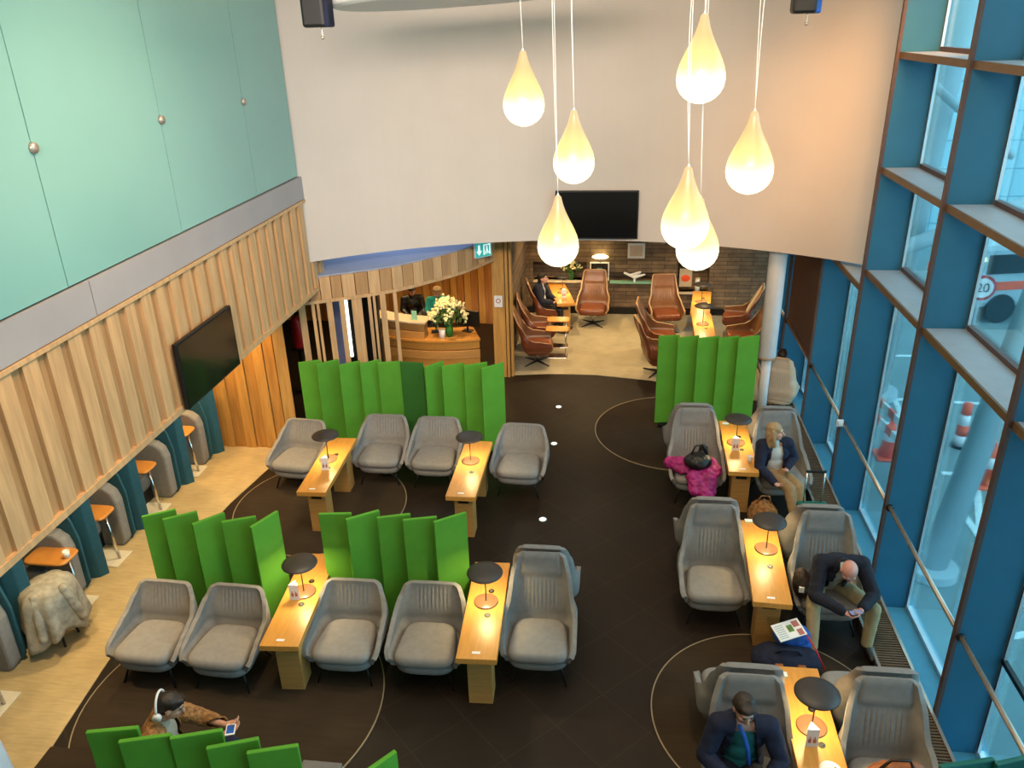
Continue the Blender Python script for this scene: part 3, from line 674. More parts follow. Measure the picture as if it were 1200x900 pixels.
screen_set('tall green slatted screen by the white column hiding the leather lounge', [(.77, 12.82, 1.10, 12.88), (1.08, 12.76, 1.42, 12.88), (1.40, 12.75, 1.76, 12.87), (1.74, 12.78, 2.08, 12.90), (2.06, 12.80, 2.41, 12.94)], k=.95, h=1.6)
screen_set('green slatted screen behind the two chairs nearest the beige carpet', [(-5.07, 6.92, -4.78, 7.09), (-4.81, 6.89, -4.52, 7.07), (-4.44, 6.83, -4.20, 7.07), (-4.14, 6.90, -3.82, 7.03), (-3.78, 6.83, -3.62, 7.15)])
screen_set('green slatted screen between the two front tables', [(-3.13, 7.14, -2.79, 7.18), (-2.80, 7.06, -2.50, 7.26), (-2.47, 7.12, -2.14, 7.22), (-2.18, 7.10, -1.84, 7.19), (-1.84, 7.09, -1.54, 7.30)])
screen_set('green slatted screen cut by the bottom edge of the photo', [(-3.89, 4.08, -3.53, 4.16), (-3.59, 4.02, -3.24, 4.12), (-3.22, 4.09, -2.87, 4.20), (-2.90, 4.03, -2.56, 4.15), (-2.58, 4.02, -2.24, 4.12)])
screen_set('green screen panel tip seen just right of the bottom screen', [(-1.66, 3.95, -1.50, 4.14)], k=.971)
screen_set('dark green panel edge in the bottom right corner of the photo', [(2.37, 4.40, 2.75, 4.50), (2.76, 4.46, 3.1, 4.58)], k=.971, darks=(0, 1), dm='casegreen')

# long low bench behind the bottom screen
bm = B(); bx(bm, -4.85, -4.0, 4.32, 4.66, .40, .45); bx(bm, -4.8, -4.05, 4.36, 4.60, 0, .40, mi=1); tag(obj('low_bench', bm, ['rug', 'black'], bevel=.01), 'low brown bench behind the left end of the bottom screen', 'bench')
bm = B(); bx(bm, -2.55, -2.2, 4.42, 4.75, .40, .45); bx(bm, -2.52, -2.23, 4.46, 4.72, 0, .40, mi=1); tag(obj('low_bench', bm, ['greydark', 'black'], bevel=.01), 'low grey bench behind the right end of the bottom screen', 'bench')
# pale column corner bottom left
t = thing('floor_post', 'pale blue-grey rounded post at the bottom left corner', 'post', (-4.62, 3.80, 0))
bm = B(); pillow(bm, .17, .17, .04, 1.55, 4); obj('shaft', bm, 'column', t, True)
bm = B(); bx(bm, -.2, .2, -.2, .2, 0, .04); obj('foot_plate', bm, 'alu', t)

# ------------------------------------------------------------------ booths under the slatted panel
def booth(lab):
    t = thing('curved_booth', lab, 'booth', group='curved booths under the slatted wall')
    bm = B(); pf = [(-1.2, 0), (.0, 0), (.05, .06), (.06, .66), (.02, .80), (-.08, .88), (-.2, .90), (-1.2, .90)]
    v0 = [bm.verts.new((x, -.10, z)) for x, z in pf]; v1 = [bm.verts.new((x, .07, z)) for x, z in pf]; bm.faces.new(v0); bm.faces.new(v1[::-1])
    for k_ in range(len(pf)): m_ = (k_+1) % len(pf); bm.faces.new((v0[k_], v1[k_], v1[m_], v0[m_]))
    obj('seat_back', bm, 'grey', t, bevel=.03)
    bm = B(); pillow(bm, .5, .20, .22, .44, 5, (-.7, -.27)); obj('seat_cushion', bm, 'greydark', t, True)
    bm = B(); bx(bm, -1.15, -.25, -.40, -.10, 0, .22); obj('seat_plinth', bm, 'black', t)
    bm = B(); pf = [(-1.2, 0), (.02, 0), (.09, .10), (.10, .72), (.05, .98), (-.08, 1.22), (-.3, 1.36), (-1.2, 1.40)]
    v0 = [bm.verts.new((x, .075, z)) for x, z in pf]; v1 = [bm.verts.new((x, .11, z)) for x, z in pf]; bm.faces.new(v0); bm.faces.new(v1[::-1])
    for k_ in range(len(pf)): m_ = (k_+1) % len(pf); bm.faces.new((v0[k_], v1[k_], v1[m_], v0[m_]))
    obj('rear_shell', bm, 'teal', t, bevel=.01)
    bm = B(); pr = [(-1.2, .26), (-.05, .26), (.06, .30), (.12, .38)]
    for k_ in range(3):
        a, b = Vector(pr[k_]), Vector(pr[k_+1]); d = b-a; an = math.atan2(d.y, d.x); c = (a+b)/2
        bx(bm, c.x-d.length/2-.01, c.x+d.length/2+.01, c.y-.02, c.y+.02, 0, 1.40-.05*k_, rot=an, piv=(c.x, c.y, 0))
    obj('divider_shell', bm, 'teal', t, bevel=.012); return t
def booth_table(lab):
    t = thing('booth_table', lab, 'table', group='rounded orange booth tables')
    bm = B(); pillow(bm, .27, .17, .68, .72, 5, (-.16, 0), 1, .0); obj('table_top', bm, 'boothwood', t, True)
    bm = B(); cyl(bm, (.02, .02, .68), (.09, 0, .02), .018, n=14); obj('leg', bm, 'chrome', t, True)
    bm = B(); bx(bm, -.24, .16, -.17, .17, .008, .022); obj('floor_plate', bm, 'plate', t, bevel=.003); return t
bl = ['booth seat at the far end under the wall screen', 'booth seat just before the farthest booth', 'booth seat with wide blue divider beside the middle orange table', 'dark booth seat beyond the draped coat', 'booth seat at the left edge nearest the viewer']
b0 = None
for (x, y), lab in zip([(-6.30, 10.40), (-6.33, 9.44), (-6.36, 8.26), (-6.34, 7.22), (-6.30, 5.98)], bl):
    if b0 is None: b0 = booth(lab); b0.location = (x, y, 0)
    else: dup(b0, (x, y, 0), 0, lab)
bl = ['orange booth table nearest the wooden end wall', 'orange booth table second from the wooden end wall', 'orange booth table third from the end wall, brightly lit', 'pale-topped booth table beside the draped coat', 'booth table whose floor plate shows at the left edge']
b0 = None
for (x, y), lab in zip([(-6.36, 10.10), (-6.38, 9.02), (-6.32, 7.88), (-6.22, 6.98), (-6.12, 5.45)], bl):
    if b0 is None: b0 = booth_table(lab); b0.location = (x, y, 0)
    else: dup(b0, (x, y, 0), 0, lab)
# draped coat on a stool
t = thing('stool', 'dark stool under the grey-beige coat', 'stool', (-6.05, 6.42, 0))
bm = B(); cyl(bm, (0, 0, .60), (0, 0, .66), .19, n=28); obj('seat', bm, 'black', t, True, bevel=.01)
for k in range(4):
    a = PI/4+k*PI/2; bm = B(); cyl(bm, (.12*math.cos(a), .12*math.sin(a), .60), (.17*math.cos(a), .17*math.sin(a), .008), .014, n=12); obj('leg', bm, 'black', t)
bm = B(); nx, rows = 56, []
for j in range(16):
    v = j/15; ring = []
    for i in range(nx):
        a = 2*PI*i/nx; fold = 1+.16*v*math.sin(a*7+1)+.06*v*math.sin(a*13)
        r = (.05+.19*min(1, v*3.2))*(1+.25*v)*fold
        z = .80-.08*min(1, v*3)**2-.52*max(0, v-.28)/.72*(1+.15*math.sin(a*3))
        ring.append(bm.verts.new((r*math.cos(a)*.95, r*math.sin(a)*1.15, z)))
    rows.append(ring)
bm.faces.new(rows[0])
for A, Bq in zip(rows, rows[1:]):
    for i in range(nx): bm.faces.new((A[i], A[(i+1) % nx], Bq[(i+1) % nx], Bq[i]))
ct = thing('draped_coat', 'grey-beige coat draped over a dark stool by the booths', 'coat', (-6.05, 6.42, 0))
obj('coat_body', bm, 'coat', ct, True, solid=.015)
bm = B(); cap(bm, (.02, -.22, .74), (.10, -.34, .30), .055, .045); voxobj('sleeve', bm, 'coat', ct, .012, noise=.02)
bm = B(); cap(bm, (.22, -.02, .74), (.33, .02, .34), .055, .045); voxobj('sleeve', bm, 'coat', ct, .012, noise=.02)
bm = B(); lathe(bm, [(0, 0), (.03, 0), (.04, .09), (.036, .09), (.028, .01), (0, .01)], 20); o = obj('paper_cup', bm, 'white', smooth=True); o.location = (-6.15, 6.95, .72); tag(o, 'small white cup on the pale booth table by the draped coat', 'cup')

# ------------------------------------------------------------------ screens on walls
t = thing('wall_television', 'large black flat television on the slatted left wall', 'television', (0, 0, 0))
bm = B()
tl, tr, br_, bl_ = Vector((XW+.10, 7.22, 3.29)), Vector((XW+.10, 8.50, 3.26)), Vector((XW+.06, 8.50, 2.54)), Vector((XW+.06, 7.22, 2.54))
bx(bm, XW+.05, XW+.10, 7.22, 8.50, 2.53, 3.27); obj('bezel', bm, 'black', t, bevel=.005)
bm = B(); bx(bm, XW+.10, XW+.104, 7.24, 8.48, 2.55, 3.25); obj('screen', bm, 'screen', t)
bm = B(); bx(bm, XW, XW+.05, 7.6, 8.1, 2.75, 3.05); obj('bracket', bm, 'black', t)
t = thing('wall_television', 'black flat television on the white curved wall', 'television', (0, 0, 0))
bm = B(); bx(bm, -.945, .345, 12.64, 12.69, 3.04, 3.79); obj('bezel', bm, 'black', t, bevel=.005)
bm = B(); bx(bm, -.925, .325, 12.636, 12.641, 3.06, 3.77); obj('screen', bm, 'screen', t)
bm = B(); bx(bm, -.5, -.1, 12.68, 12.84, 3.3, 3.5); obj('bracket', bm, 'black', t)

# ------------------------------------------------------------------ pendants
def drop(lab):
    t = thing('pendant_lamp', lab, 'lamp', group='teardrop pendant lamps')
    prof = []
    for k in range(41):
        s = k/40; a = s*PI
        r = .18*math.sin(a)*(math.sin(a/2))**.0
        prof.append(s)
    P = [(0, 0), (.035, .003), (.08, .018), (.122, .044), (.155, .08), (.178, .125), (.187, .175), (.184, .225), (.172, .275), (.152, .325), (.129, .375), (.105, .42), (.083, .465), (.063, .51), (.047, .555), (.036, .595), (.029, .625), (.016, .640), (0, .643)]
    bm = B(); lathe(bm, P, 40); obj('lamp_shade', bm, 'drop', t, True)
    bm = B(); cyl(bm, (0, 0, .64), (0, 0, .66), .010, .006, 12); obj('ferrule', bm, 'white', t)
    return t
pend = [(-.85, 7.62, 5.60, 'teardrop pendant at upper left of the cluster'), (-.39, 7.47, 5.11, 'teardrop pendant hanging just above the wall television'),
        (-.51, 7.14, 4.43, 'lowest left teardrop pendant, overlapping the television corner'), (.62, 6.77, 5.85, 'highest teardrop pendant at the top of the photo'),
        (1.05, 6.77, 5.15, 'rightmost teardrop pendant, hanging in front of the orange-lit wall'), (.54, 6.41, 4.79, 'teardrop pendant in front of another one right of the television'),
        (.72, 7.13, 4.41, 'teardrop pendant partly hidden behind another, lowest on the right')]
p0 = None
for x, y, z, lab in pend:
    if p0 is None: p0 = drop(lab); o = p0; o.location = (x, y, z-.27)
    else: o = dup(p0, (x, y, z-.27), 0, lab)
    zz = z-.27+.65; dx = random.Random(int(x*100)).uniform(-.05, .05); pts = []
    for k in range(13):
        s = k/12; wob = .05*math.sin(PI*s)*(1.6 if (x > .5 and x < .6) else .5)
        pts.append((x*0+dx*s*1.5-wob*(1 if x > 0 else .3), .03*math.sin(3*s), zz-(z-.27)+(7.6-zz)*s))
    bm = B(); tube(bm, pts, .003, 6); obj('cord', bm, 'white', o, True)
    lights.append((x, y, z, 'p'))

# black spotlights hanging at the top
for x, y, lab, mm in [(-.352*8.2, 8.2, 'black hanging speaker near the teal glass at the top', 'black'), (.198*9, 9, 'black hanging speaker at the top right with blue side', 'navy')]:
    t = thing('hanging_speaker', lab, 'speaker', (x, y, 6.18), 0, 'black hanging speakers')
    bm = B(); bx(bm, -.13, .10, -.1, .1, .02, .52); obj('housing', bm, 'black', t, bevel=.03)
    bm = B(); bx(bm, .07, .14, -.09, .09, .02, .5); obj('side_panel', bm, 'navy' if mm == 'black' else 'bluebag', t, bevel=.02)
    bm = B(); cyl(bm, (.03, 0, -.06), (.03, 0, .03), .008, n=10); ell(bm, (.03, 0, -.07), (.018, .018, .018)); obj('tail_pin', bm, 'brass', t)
    bm = B(); cyl(bm, (0, 0, .52), (0, 0, 1.42), .02, n=12); obj('drop_rod', bm, 'black', t)
# round ceiling raft
t = thing('ceiling_disc', 'pale round disc hanging at the top edge of the photo', 'ceiling panel', (0, 0, 0))
bm = B(); lathe(bm, [(0, 0), (1.15, 0), (1.2, .03), (1.2, .07), (1.14, .09), (0, .09)], 96); o = obj('disc', bm, 'white', t, True, bevel=.01); o.location = (-1.5, 9.0, 6.42); o.rotation_euler = (math.radians(-1), math.radians(-3), 0); o.scale = (1.2, 1.2, 1)
for a in (0, 2.1, 4.2):
    bm = B(); cyl(bm, (-1.5+.7*math.cos(a), 9.0+.7*math.sin(a), 6.5), (-1.5+.7*math.cos(a), 9.0+.7*math.sin(a), 7.6), .006, n=8); obj('suspension_wire', bm, 'alu', t)

# floor light studs
for x, y, lab in [(-.91, 12.78, 'round white floor light nearest the lounge carpet'), (-.89, 11.42, 'round white floor light between the rear chairs and the lounge'), (-.88, 9.25, 'round white floor light just in front of the rear chairs'), (-1.27, 10.55, 'small floor light behind the end tub chair')][:3]:
    t = thing('floor_light', lab, 'light', (x, y, 0), 0, 'recessed round floor lights')
    bm = B(); cyl(bm, (0, 0, 0), (0, 0, .006), .06, n=28); obj('trim_ring', bm, 'chrome', t); bm = B(); cyl(bm, (0, 0, .006), (0, 0, .009), .048, n=28); obj('lens', bm, 'signwhite', t)

# ------------------------------------------------------------------ leather lounge chairs
def lounge(lab, group='brown leather swivel lounge chairs'):
    t = thing('lounge_chair', lab, 'chair', group=group)
    wk = [(.26, .24), (.34, .30), (.46, .35), (.58, .345), (.74, .285), (1.14, .265)]; bk = [(.26, .18), (.34, .24), (.5, .28), (1.14, .46)]
    topk = [(.0, 1.14), (.43, 1.14), (.50, 1.11), (.57, .86), (.64, .62), (.72, .57), (1, .53)]; fk = [(.26, -.16), (.36, -.26), (.46, -.30), (.58, -.26)]
    o = obj('seat_shell', shell_bm(wk, bk, fk, topk, .26, r=.09, pleat=(.19, .5, .82), pad=.85), ['shellwood', 'leather', 'shelledge'], t, True, solid=.035, fixn=False)
    bm = B(); pillow(bm, .30, .28, .30, .45, 5.5, (0, -.04), .88, .02); obj('seat_cushion', bm, 'leather', t, True)
    bm = B(); cyl(bm, (0, 0, .03), (0, 0, .30), .022, n=16); obj('pedestal', bm, 'chrome', t, True)
    bm = B()
    for k in range(4): a = k*PI/2+PI/4; cyl(bm, (0, 0, .05), (.33*math.cos(a), .33*math.sin(a), .018), .022, .012, 12)
    obj('star_base', bm, 'black', t, True); return t
L0 = lounge('x')
lc = [(-.45, 17.05, -.05, 'brown leather lounge chair facing us in the middle of the stone wall'), (-1.50, 15.62, PI/2+.15, 'brown leather lounge chair second of two facing the small tables'),
      (-1.48, 14.78, PI/2+.1, 'brown leather lounge chair by the wooden pillar nearest us on the left'), (1.12, 16.78, .12, 'brown leather lounge chair left of the lounge table by the stone wall'),
      (.92, 15.35, PI/2-.1, 'brown leather lounge chair in profile left of the front lounge table'), (.88, 14.40, PI/2+.2, 'brown leather lounge chair partly behind the left end of the right green screen'),
      (2.60, 16.50, -PI/2-.15, 'brown leather lounge chair with a pale cushion edge near the stone wall'), (2.58, 15.35, -PI/2+.1, 'brown leather lounge chair beside the column right of the front lounge table'),
      (-1.42, 16.72, PI/2+.2, 'lounge chair at the far left where a dark figure sits')]
for i, (x, y, rz, lab) in enumerate(lc):
    if i == 0: L0.location = (x, y, 0); L0.rotation_euler = (0, 0, rz); L0['label'] = lab
    else: dup(L0, (x, y, 0), rz, lab)
# cream-backed chair near the window
cr_ = tub(['cream', 'cream', 'shelledge'], 'highback_chair', 'cream-backed highback chair by the window with a dark-haired sitter', 'chair', True)
cr_.location = (2.80, 12.85, 0); cr_.rotation_euler = (0, 0, PI-.35); cr_.scale = (.82, .8, .95)
t = thing('white_cushion', 'long pale cushion leaning on a lounge chair by the stone wall', 'cushion', (2.78, 16.35, .45), -PI/2-.15)
bm = B(); pillow(bm, .05, .34, -.05, .05, 3); o = obj('cushion_body', bm, 'cream', t, True); o.location = (-.20, .12, .36); o.rotation_euler = (math.radians(65), 0, 0)
# small side tables
for x, y, lab in [(-1.10, 15.12, 'small wooden C-shaped side table nearest us in the back lounge'), (-1.12, 15.68, 'small wooden C-shaped side table behind the nearer one')]:
    t = thing('small_table', lab, 'table', (x, y, 0), 0, 'small C-shaped lounge tables')
    bm = B(); pillow(bm, .23, .14, .58, .61, 6, crown=0); obj('table_top', bm, 'tablewood', t, True)
    bm = B(); tube(bm, [(.16, .0, .58), (.17, 0, .3), (.17, 0, .02)], .012); obj('leg', bm, 'chrome', t, True)
    bm = B(); bx(bm, -.18, .2, -.12, .12, .008, .02); obj('base_plate', bm, 'chrome', t, bevel=.003)

# niches and wall displays
def niche_frame(x0, x1, z0, z1, m, nm, lab, cat):
    t = thing(nm, lab, cat, (0, 0, 0)); bm = B(); w = .025
    bx(bm, x0, x1, 17.77, 17.81, z0, z0+w); bx(bm, x0, x1, 17.77, 17.81, z1-w, z1); bx(bm, x0, x0+w, 17.77, 17.81, z0+w, z1-w); bx(bm, x1-w, x1, 17.77, 17.81, z0+w, z1-w)
    obj('frame', bm, m, t); return t
t = niche_frame(-.55, -.12, .80, 1.22, 'white', 'display_case', 'white framed display niche in the stone wall', 'display case')
bm = B(); bx(bm, -.40, -.28, 17.9, 17.98, .82, 1.05); obj('exhibit', bm, 'glassgreen', t)
bm = B(); bx(bm, -.10, 1.00, 17.62, 17.80, .775, .80); tag(obj('glass_shelf', bm, 'glassgreen'), 'green glass shelf glowing on the stone wall', 'shelf')
t = thing('shelf_sculpture', 'white branching sculpture standing on the green glass shelf', 'sculpture', (.45, 17.7, .80))
bm = B(); cap(bm, (0, 0, .01), (0, 0, .1), .03, .02); cap(bm, (0, 0, .1), (-.22, 0, .2), .035, .03); cap(bm, (0, 0, .1), (.22, 0, .17), .035, .025); cap(bm, (-.1, 0, .15), (.12, 0, .22), .03, .03); voxobj('figure', bm, 'white', t, .012)
t = thing('picture_frame', 'small square framed picture on the stone wall', 'picture', (.47, 17.78, 1.32))
bm = B(); bx(bm, -.19, .19, -.015, .015, 0, .34); obj('frame', bm, 'white', t); bm = B(); bx(bm, -.14, .14, -.02, -.015, .05, .29); obj('print', bm, 'cream', t)
t = thing('wall_lamp', 'small glowing wall lamp above the framed niche', 'lamp', (-.32, 17.66, 1.38))
bm = B(); lathe(bm, [(0, .04), (.12, .03), (.18, .0), (.16, -.01), (0, .0)], 32); obj('lamp_shade', bm, 'bulbwarm', t, True); bm = B(); cyl(bm, (0, 0, -.13), (0, 0, 0), .015); bx(bm, -.01, .01, 0, .14, -.13, -.11); obj('stem', bm, 'chrome', t)
bm = B(); bx(bm, 1.42, 2.08, 17.70, 17.98, .52, .55); tag(obj('niche_shelf', bm, 'cream'), 'pale shelf of the lit niche behind the right lounge table', 'shelf')
t = thing('shelf_vase', 'pale vase on the shelf of the right niche', 'vase', (1.86, 17.86, .55)); bm = B(); lathe(bm, [(0, 0), (.05, 0), (.06, .1), (.05, .3), (.04, .3), (.045, .02), (0, .02)], 24); obj('vase_body', bm, 'white', t, True)
bm = B(); cyl(bm, (0, 0, .29), (0, 0, .31), .052); obj('vase_rim', bm, 'cream', t)
t = thing('framed_artwork', 'orange-brown artwork in the right niche', 'picture', (1.60, 17.95, .62)); bm = B(); bx(bm, -.14, .14, 0, .02, 0, .42); obj('board', bm, 'cream', t); bm = B(); ell(bm, (0, -.005, .2), (.1, .01, .08)); obj('shape', bm, 'orange', t)
bm = B(); bx(bm, -1.83, -.64, 17.68, 17.98, .765, .80); tag(obj('niche_shelf', bm, 'cream'), 'pale shelf of the lit niche behind the left lounge table', 'shelf')
def flower_vase(loc, lab, n, rad, hgt, vh, seed, sz=.04):
    t = thing('flower_vase', lab, 'flowers', loc); rn = random.Random(seed)
    bm = B(); lathe(bm, [(0, 0), (.06, 0), (.075, vh*.5), (.06, vh), (.05, vh), (.065, vh*.5), (.05, .01), (0, .01)], 24); obj('vase', bm, 'greendark', t, True)
    bs, bl2, bf = B(), B(), B()
    for i in range(n):
        a = rn.uniform(0, 2*PI); e = rn.uniform(0, 1)**.6; r = rad*e; z = vh+hgt*(1-e*e*.7)*rn.uniform(.75, 1.05)
        p = Vector((r*math.cos(a), r*math.sin(a), z)); tube(bs, [(0, 0, vh*.5), (p.x*.4, p.y*.4, vh+hgt*.3), p], .004, 5)
        for k in range(4):
            q = p+Vector((rn.uniform(-1, 1), rn.uniform(-1, 1), rn.uniform(-.8, 1)))*sz; ell(bf, q, (sz*.6, sz*.6, sz*.45), Euler((rn.random()*3, rn.random()*3, 0)).to_matrix(), 1)
        for k in range(3):
            q = p*.75+Vector((rn.uniform(-1, 1), rn.uniform(-1, 1), vh*.4+rn.uniform(-1, 1)))*sz*1.4; ell(bl2, q, (sz*1.1, sz*.3, sz*.12), Euler((rn.random()*3, rn.random()*3, rn.random()*3)).to_matrix(), 1)
    obj('stems', bs, 'leaf', t); obj('leaves', bl2, 'leaf', t, True); obj('blossoms', bf, 'petal', t, True); return t
flower_vase((-3.08, 14.12, .78), 'big bouquet of cream and yellow flowers on the reception desk', 80, .38, .52, .24, 2, .05)
flower_vase((-.98, 17.83, .80), 'leafy yellow-green flowers in a vase in the left niche', 22, .22, .26, .20, 5, .04)

# ------------------------------------------------------------------ reception
def arcpts(cx, cy, r, a0, a1, n): return [(cx+r*math.cos(a0+(a1-a0)*i/n), cy+r*math.sin(a0+(a1-a0)*i/n)) for i in range(n+1)]
t = thing('reception_desk', 'curved wooden reception desk with horizontal bands and raised counter', 'desk', (0, 0, 0))
dcx, dcy = -3.35, 16.3
def deskseg(r0, r1, a0, a1, z0, z1, n=24):
    bm = B(); prism(bm, arcpts(dcx, dcy, r1, a0, a1, n)+arcpts(dcx, dcy, r0, a1, a0, n), z0, z1); return bm
A0, AM, A1 = math.radians(236), math.radians(266), math.radians(291)
for k in range(4):
    obj('front_band', deskseg(2.28, 2.40-.035*(k % 2)-.0*k, A0, A1, .02+k*.18, .02+(k+1)*.18-.012), 'tablewood' if k % 2 else 'tableside', t, bevel=.006)
obj('worktop', deskseg(1.72, 2.44, A0, A1, .74, .78), 'tablewood', t)
obj('desk_core', deskseg(1.9, 2.27, A0, A1, 0, .74), 'groove', t)
for k in range(2): obj('raised_band', deskseg(2.15, 2.40-.03*(k % 2), A0, AM, .78+k*.16, .78+(k+1)*.16-.01), 'tableside', t, bevel=.006)
obj('raised_counter', deskseg(2.05, 2.44, A0, AM+.02, 1.10, 1.13), 'cream', t)
def monitor(x, y, z, rz, lab):
    t = thing('computer_monitor', lab, 'monitor', (x, y, z), rz)
    bm = B(); bx(bm, -.25, .25, -.02, .02, .10, .42); obj('screen', bm, 'black', t, bevel=.006); bm = B(); cyl(bm, (0, 0, 0), (0, 0, .14), .02); bx(bm, -.1, .1, -.08, .08, 0, .012); obj('stand', bm, 'black', t)
monitor(-3.38, 14.35, .78, .2, 'black monitor seen from behind beside the receptionist'); monitor(-2.78, 14.42, .78, -.3, 'dark monitor at the right of the flowers on the desk')
t = thing('card_holder', 'small clear holder standing on the raised reception counter', 'holder', (-3.72, 14.05, 1.13)); bm = B(); bx(bm, -.05, .05, -.01, .01, .01, .17); obj('plate', bm, 'glassgreen', t); bm = B(); bx(bm, -.06, .06, -.04, .04, 0, .01); obj('foot', bm, 'glassgreen', t)
t = thing('desk_ornament', 'white cups and pot beside the bouquet on the desk', 'pot', (-3.20, 14.02, .78)); bm = B(); lathe(bm, [(0, 0), (.05, 0), (.06, .16), (.05, .16), (.045, .01), (0, .01)], 20); obj('pot_body', bm, 'white', t, True); bm = B(); cyl(bm, (0, 0, .15), (0, 0, .165), .062); obj('pot_rim', bm, 'white', t)
# dark partition, strip light, lilac panel, extinguisher behind the posts
bm = B(); bx(bm, -4.75, -4.15, 13.2, 13.3, 0, 2.3); tag(obj('dark_partition', bm, 'black'), 'black partition seen between the wooden posts', 'partition')
bm = B(); bx(bm, -4.745, -4.69, 13.18, 13.20, .7, 1.9); tag(obj('light_strip', bm, 'striplight'), 'vertical white light strip glowing between the wooden posts', 'light')
bm = B(); bx(bm, -5.04, -4.80, 13.2, 13.3, .0, 2.3); tag(obj('lilac_panel', bm, 'panelblue'), 'dull lilac panel seen between the wooden posts', 'panel')
t = thing('fire_extinguisher', 'red fire extinguisher behind the leftmost wooden post', 'fire extinguisher', (-5.70, 13.2, .86)); bm = B(); lathe(bm, [(0, 0), (.09, 0), (.095, .03), (.095, .48), (.06, .56), (.03, .60), (0, .60)], 24); obj('cylinder_body', bm, 'red', t, True)
bm = B(); cyl(bm, (0, 0, .60), (0, 0, .66), .02); bx(bm, -.05, .08, -.015, .015, .64, .67); obj('valve', bm, 'black', t); bm = B(); bx(bm, -.12, .12, -.12, .12, -.03, 0); bx(bm, -.03, .03, -.03, .03, -.83, -.03); bx(bm, -.14, .14, -.14, .14, -.86, -.83); obj('stand', bm, 'black', t)
bm = B(); bx(bm, -2.45, -2.25, 16.85, 16.95, 0, 2.3); tag(obj('door_gap', bm, 'black'), 'narrow black door leaf in the red wooden reception wall', 'door')
# exit sign and poster
t = thing('exit_sign', 'green and white emergency exit sign with arrow on the wooden fascia', 'sign', (-2.27, 13.50, 2.50), math.radians(62)-.35)
bm = B(); bx(bm, -.17, .17, -.02, .02, 0, .26); obj('sign_box', bm, 'white', t)
bm = B(); bx(bm, -.16, .16, -.026, -.02, .01, .25); obj('sign_face', bm, 'signgreen', t)
bm = B(); bx(bm, -.11, -.07, -.031, -.026, .10, .22)
v = [bm.verts.new(p) for p in ((-.14, -.03, .12), (-.09, -.03, .04), (-.04, -.03, .12))]; bm.faces.new(v); obj('arrow', bm, 'signwhite', t)
bm = B(); bx(bm, .0, .02, -.031, -.026, .04, .22); bx(bm, .02, .13, -.031, -.026, .2, .22); bx(bm, .12, .14, -.031, -.026, .04, .22); cyl(bm, (.07, -.031, .17), (.07, -.026, .17), .016); bx(bm, .055, .085, -.031, -.026, .10, .15); bx(bm, .04, .058, -.031, -.026, .05, .10); bx(bm, .08, .1, -.031, -.026, .06, .10); obj('running_figure', bm, 'signwhite', t)
t = thing('wall_notice', 'small white notice with a pink round mark on the wooden pillar', 'notice', (-2.10, 13.985, 1.42)); bm = B(); bx(bm, -.075, .075, 0, .008, 0, .22); obj('paper', bm, 'white', t)
bm = B(); lathe(bm, [(.03, -.001), (.045, -.001), (.045, .001), (.03, .001), (.03, -.001)], 24); o = obj('round_mark', bm, 'lips', t); o.rotation_euler = (PI/2, 0, 0); o.location = (0, -.003, .12)

# ------------------------------------------------------------------ people
def V(*a): return Vector(a)
def hand(bm, w, d, n, side, curl=.5):
    """w wrist, d direction of fingers, n palm normal (fingers bend toward it), side thumb side vector sign"""
    d = d.normalized(); n = (n-d*n.dot(d)).normalized(); l = d.cross(n)*side
    Rm = Matrix((l, d, n)).transposed()
    ell(bm, w+d*.045, (.036, .050, .014), Rm, 2); cap(bm, w, w+d*.03, .024, .026)
    for k, (off, ln) in enumerate([(.027, .070), (.009, .078), (-.009, .073), (-.027, .058)]):
        p = w+d*.085+l*off; a = 0; r = .0085
        for s, f in enumerate((.42, .33, .25)):
            a += curl*(.5 if s == 0 else .8); q = p+(d*math.cos(a)+n*math.sin(a))*ln*f*1.05; cap(bm, p, q, r, r*.9, 8); p = q; r *= .92
    p = w+d*.03+l*.03
    for ln, a in ((.035, .2), (.030, .7)):
        q = p+(d*.8+l*(.75-a)+n*.4).normalized()*ln; cap(bm, p, q, .011, .0095, 8); p = q
def head_bm(bm, c, Rh, bald=False):
    f = lambda x, y, z: c+Rh @ V(x, y, z)
    ell(bm, f(0, .012, .03), (.076, .093, .088), Rh); ell(bm, f(0, -.020, -.035), (.062, .068, .080), Rh); ell(bm, f(0, -.045, -.085), (.030, .032, .026), Rh, 2)
    cap(bm, f(0, -.085, .005), f(0, -.108, -.03), .010, .015, 10); ell(bm, f(0, -.078, .028), (.050, .014, .012), Rh, 2)
    for s in (-1, 1):
        ell(bm, f(s*.078, .01, -.005), (.010, .020, .032), Rh, 2); ell(bm, f(s*.038, -.062, -.025), (.022, .018, .020), Rh, 2)
    ell(bm, f(0, -.083, -.056), (.024, .010, .010), Rh, 2)
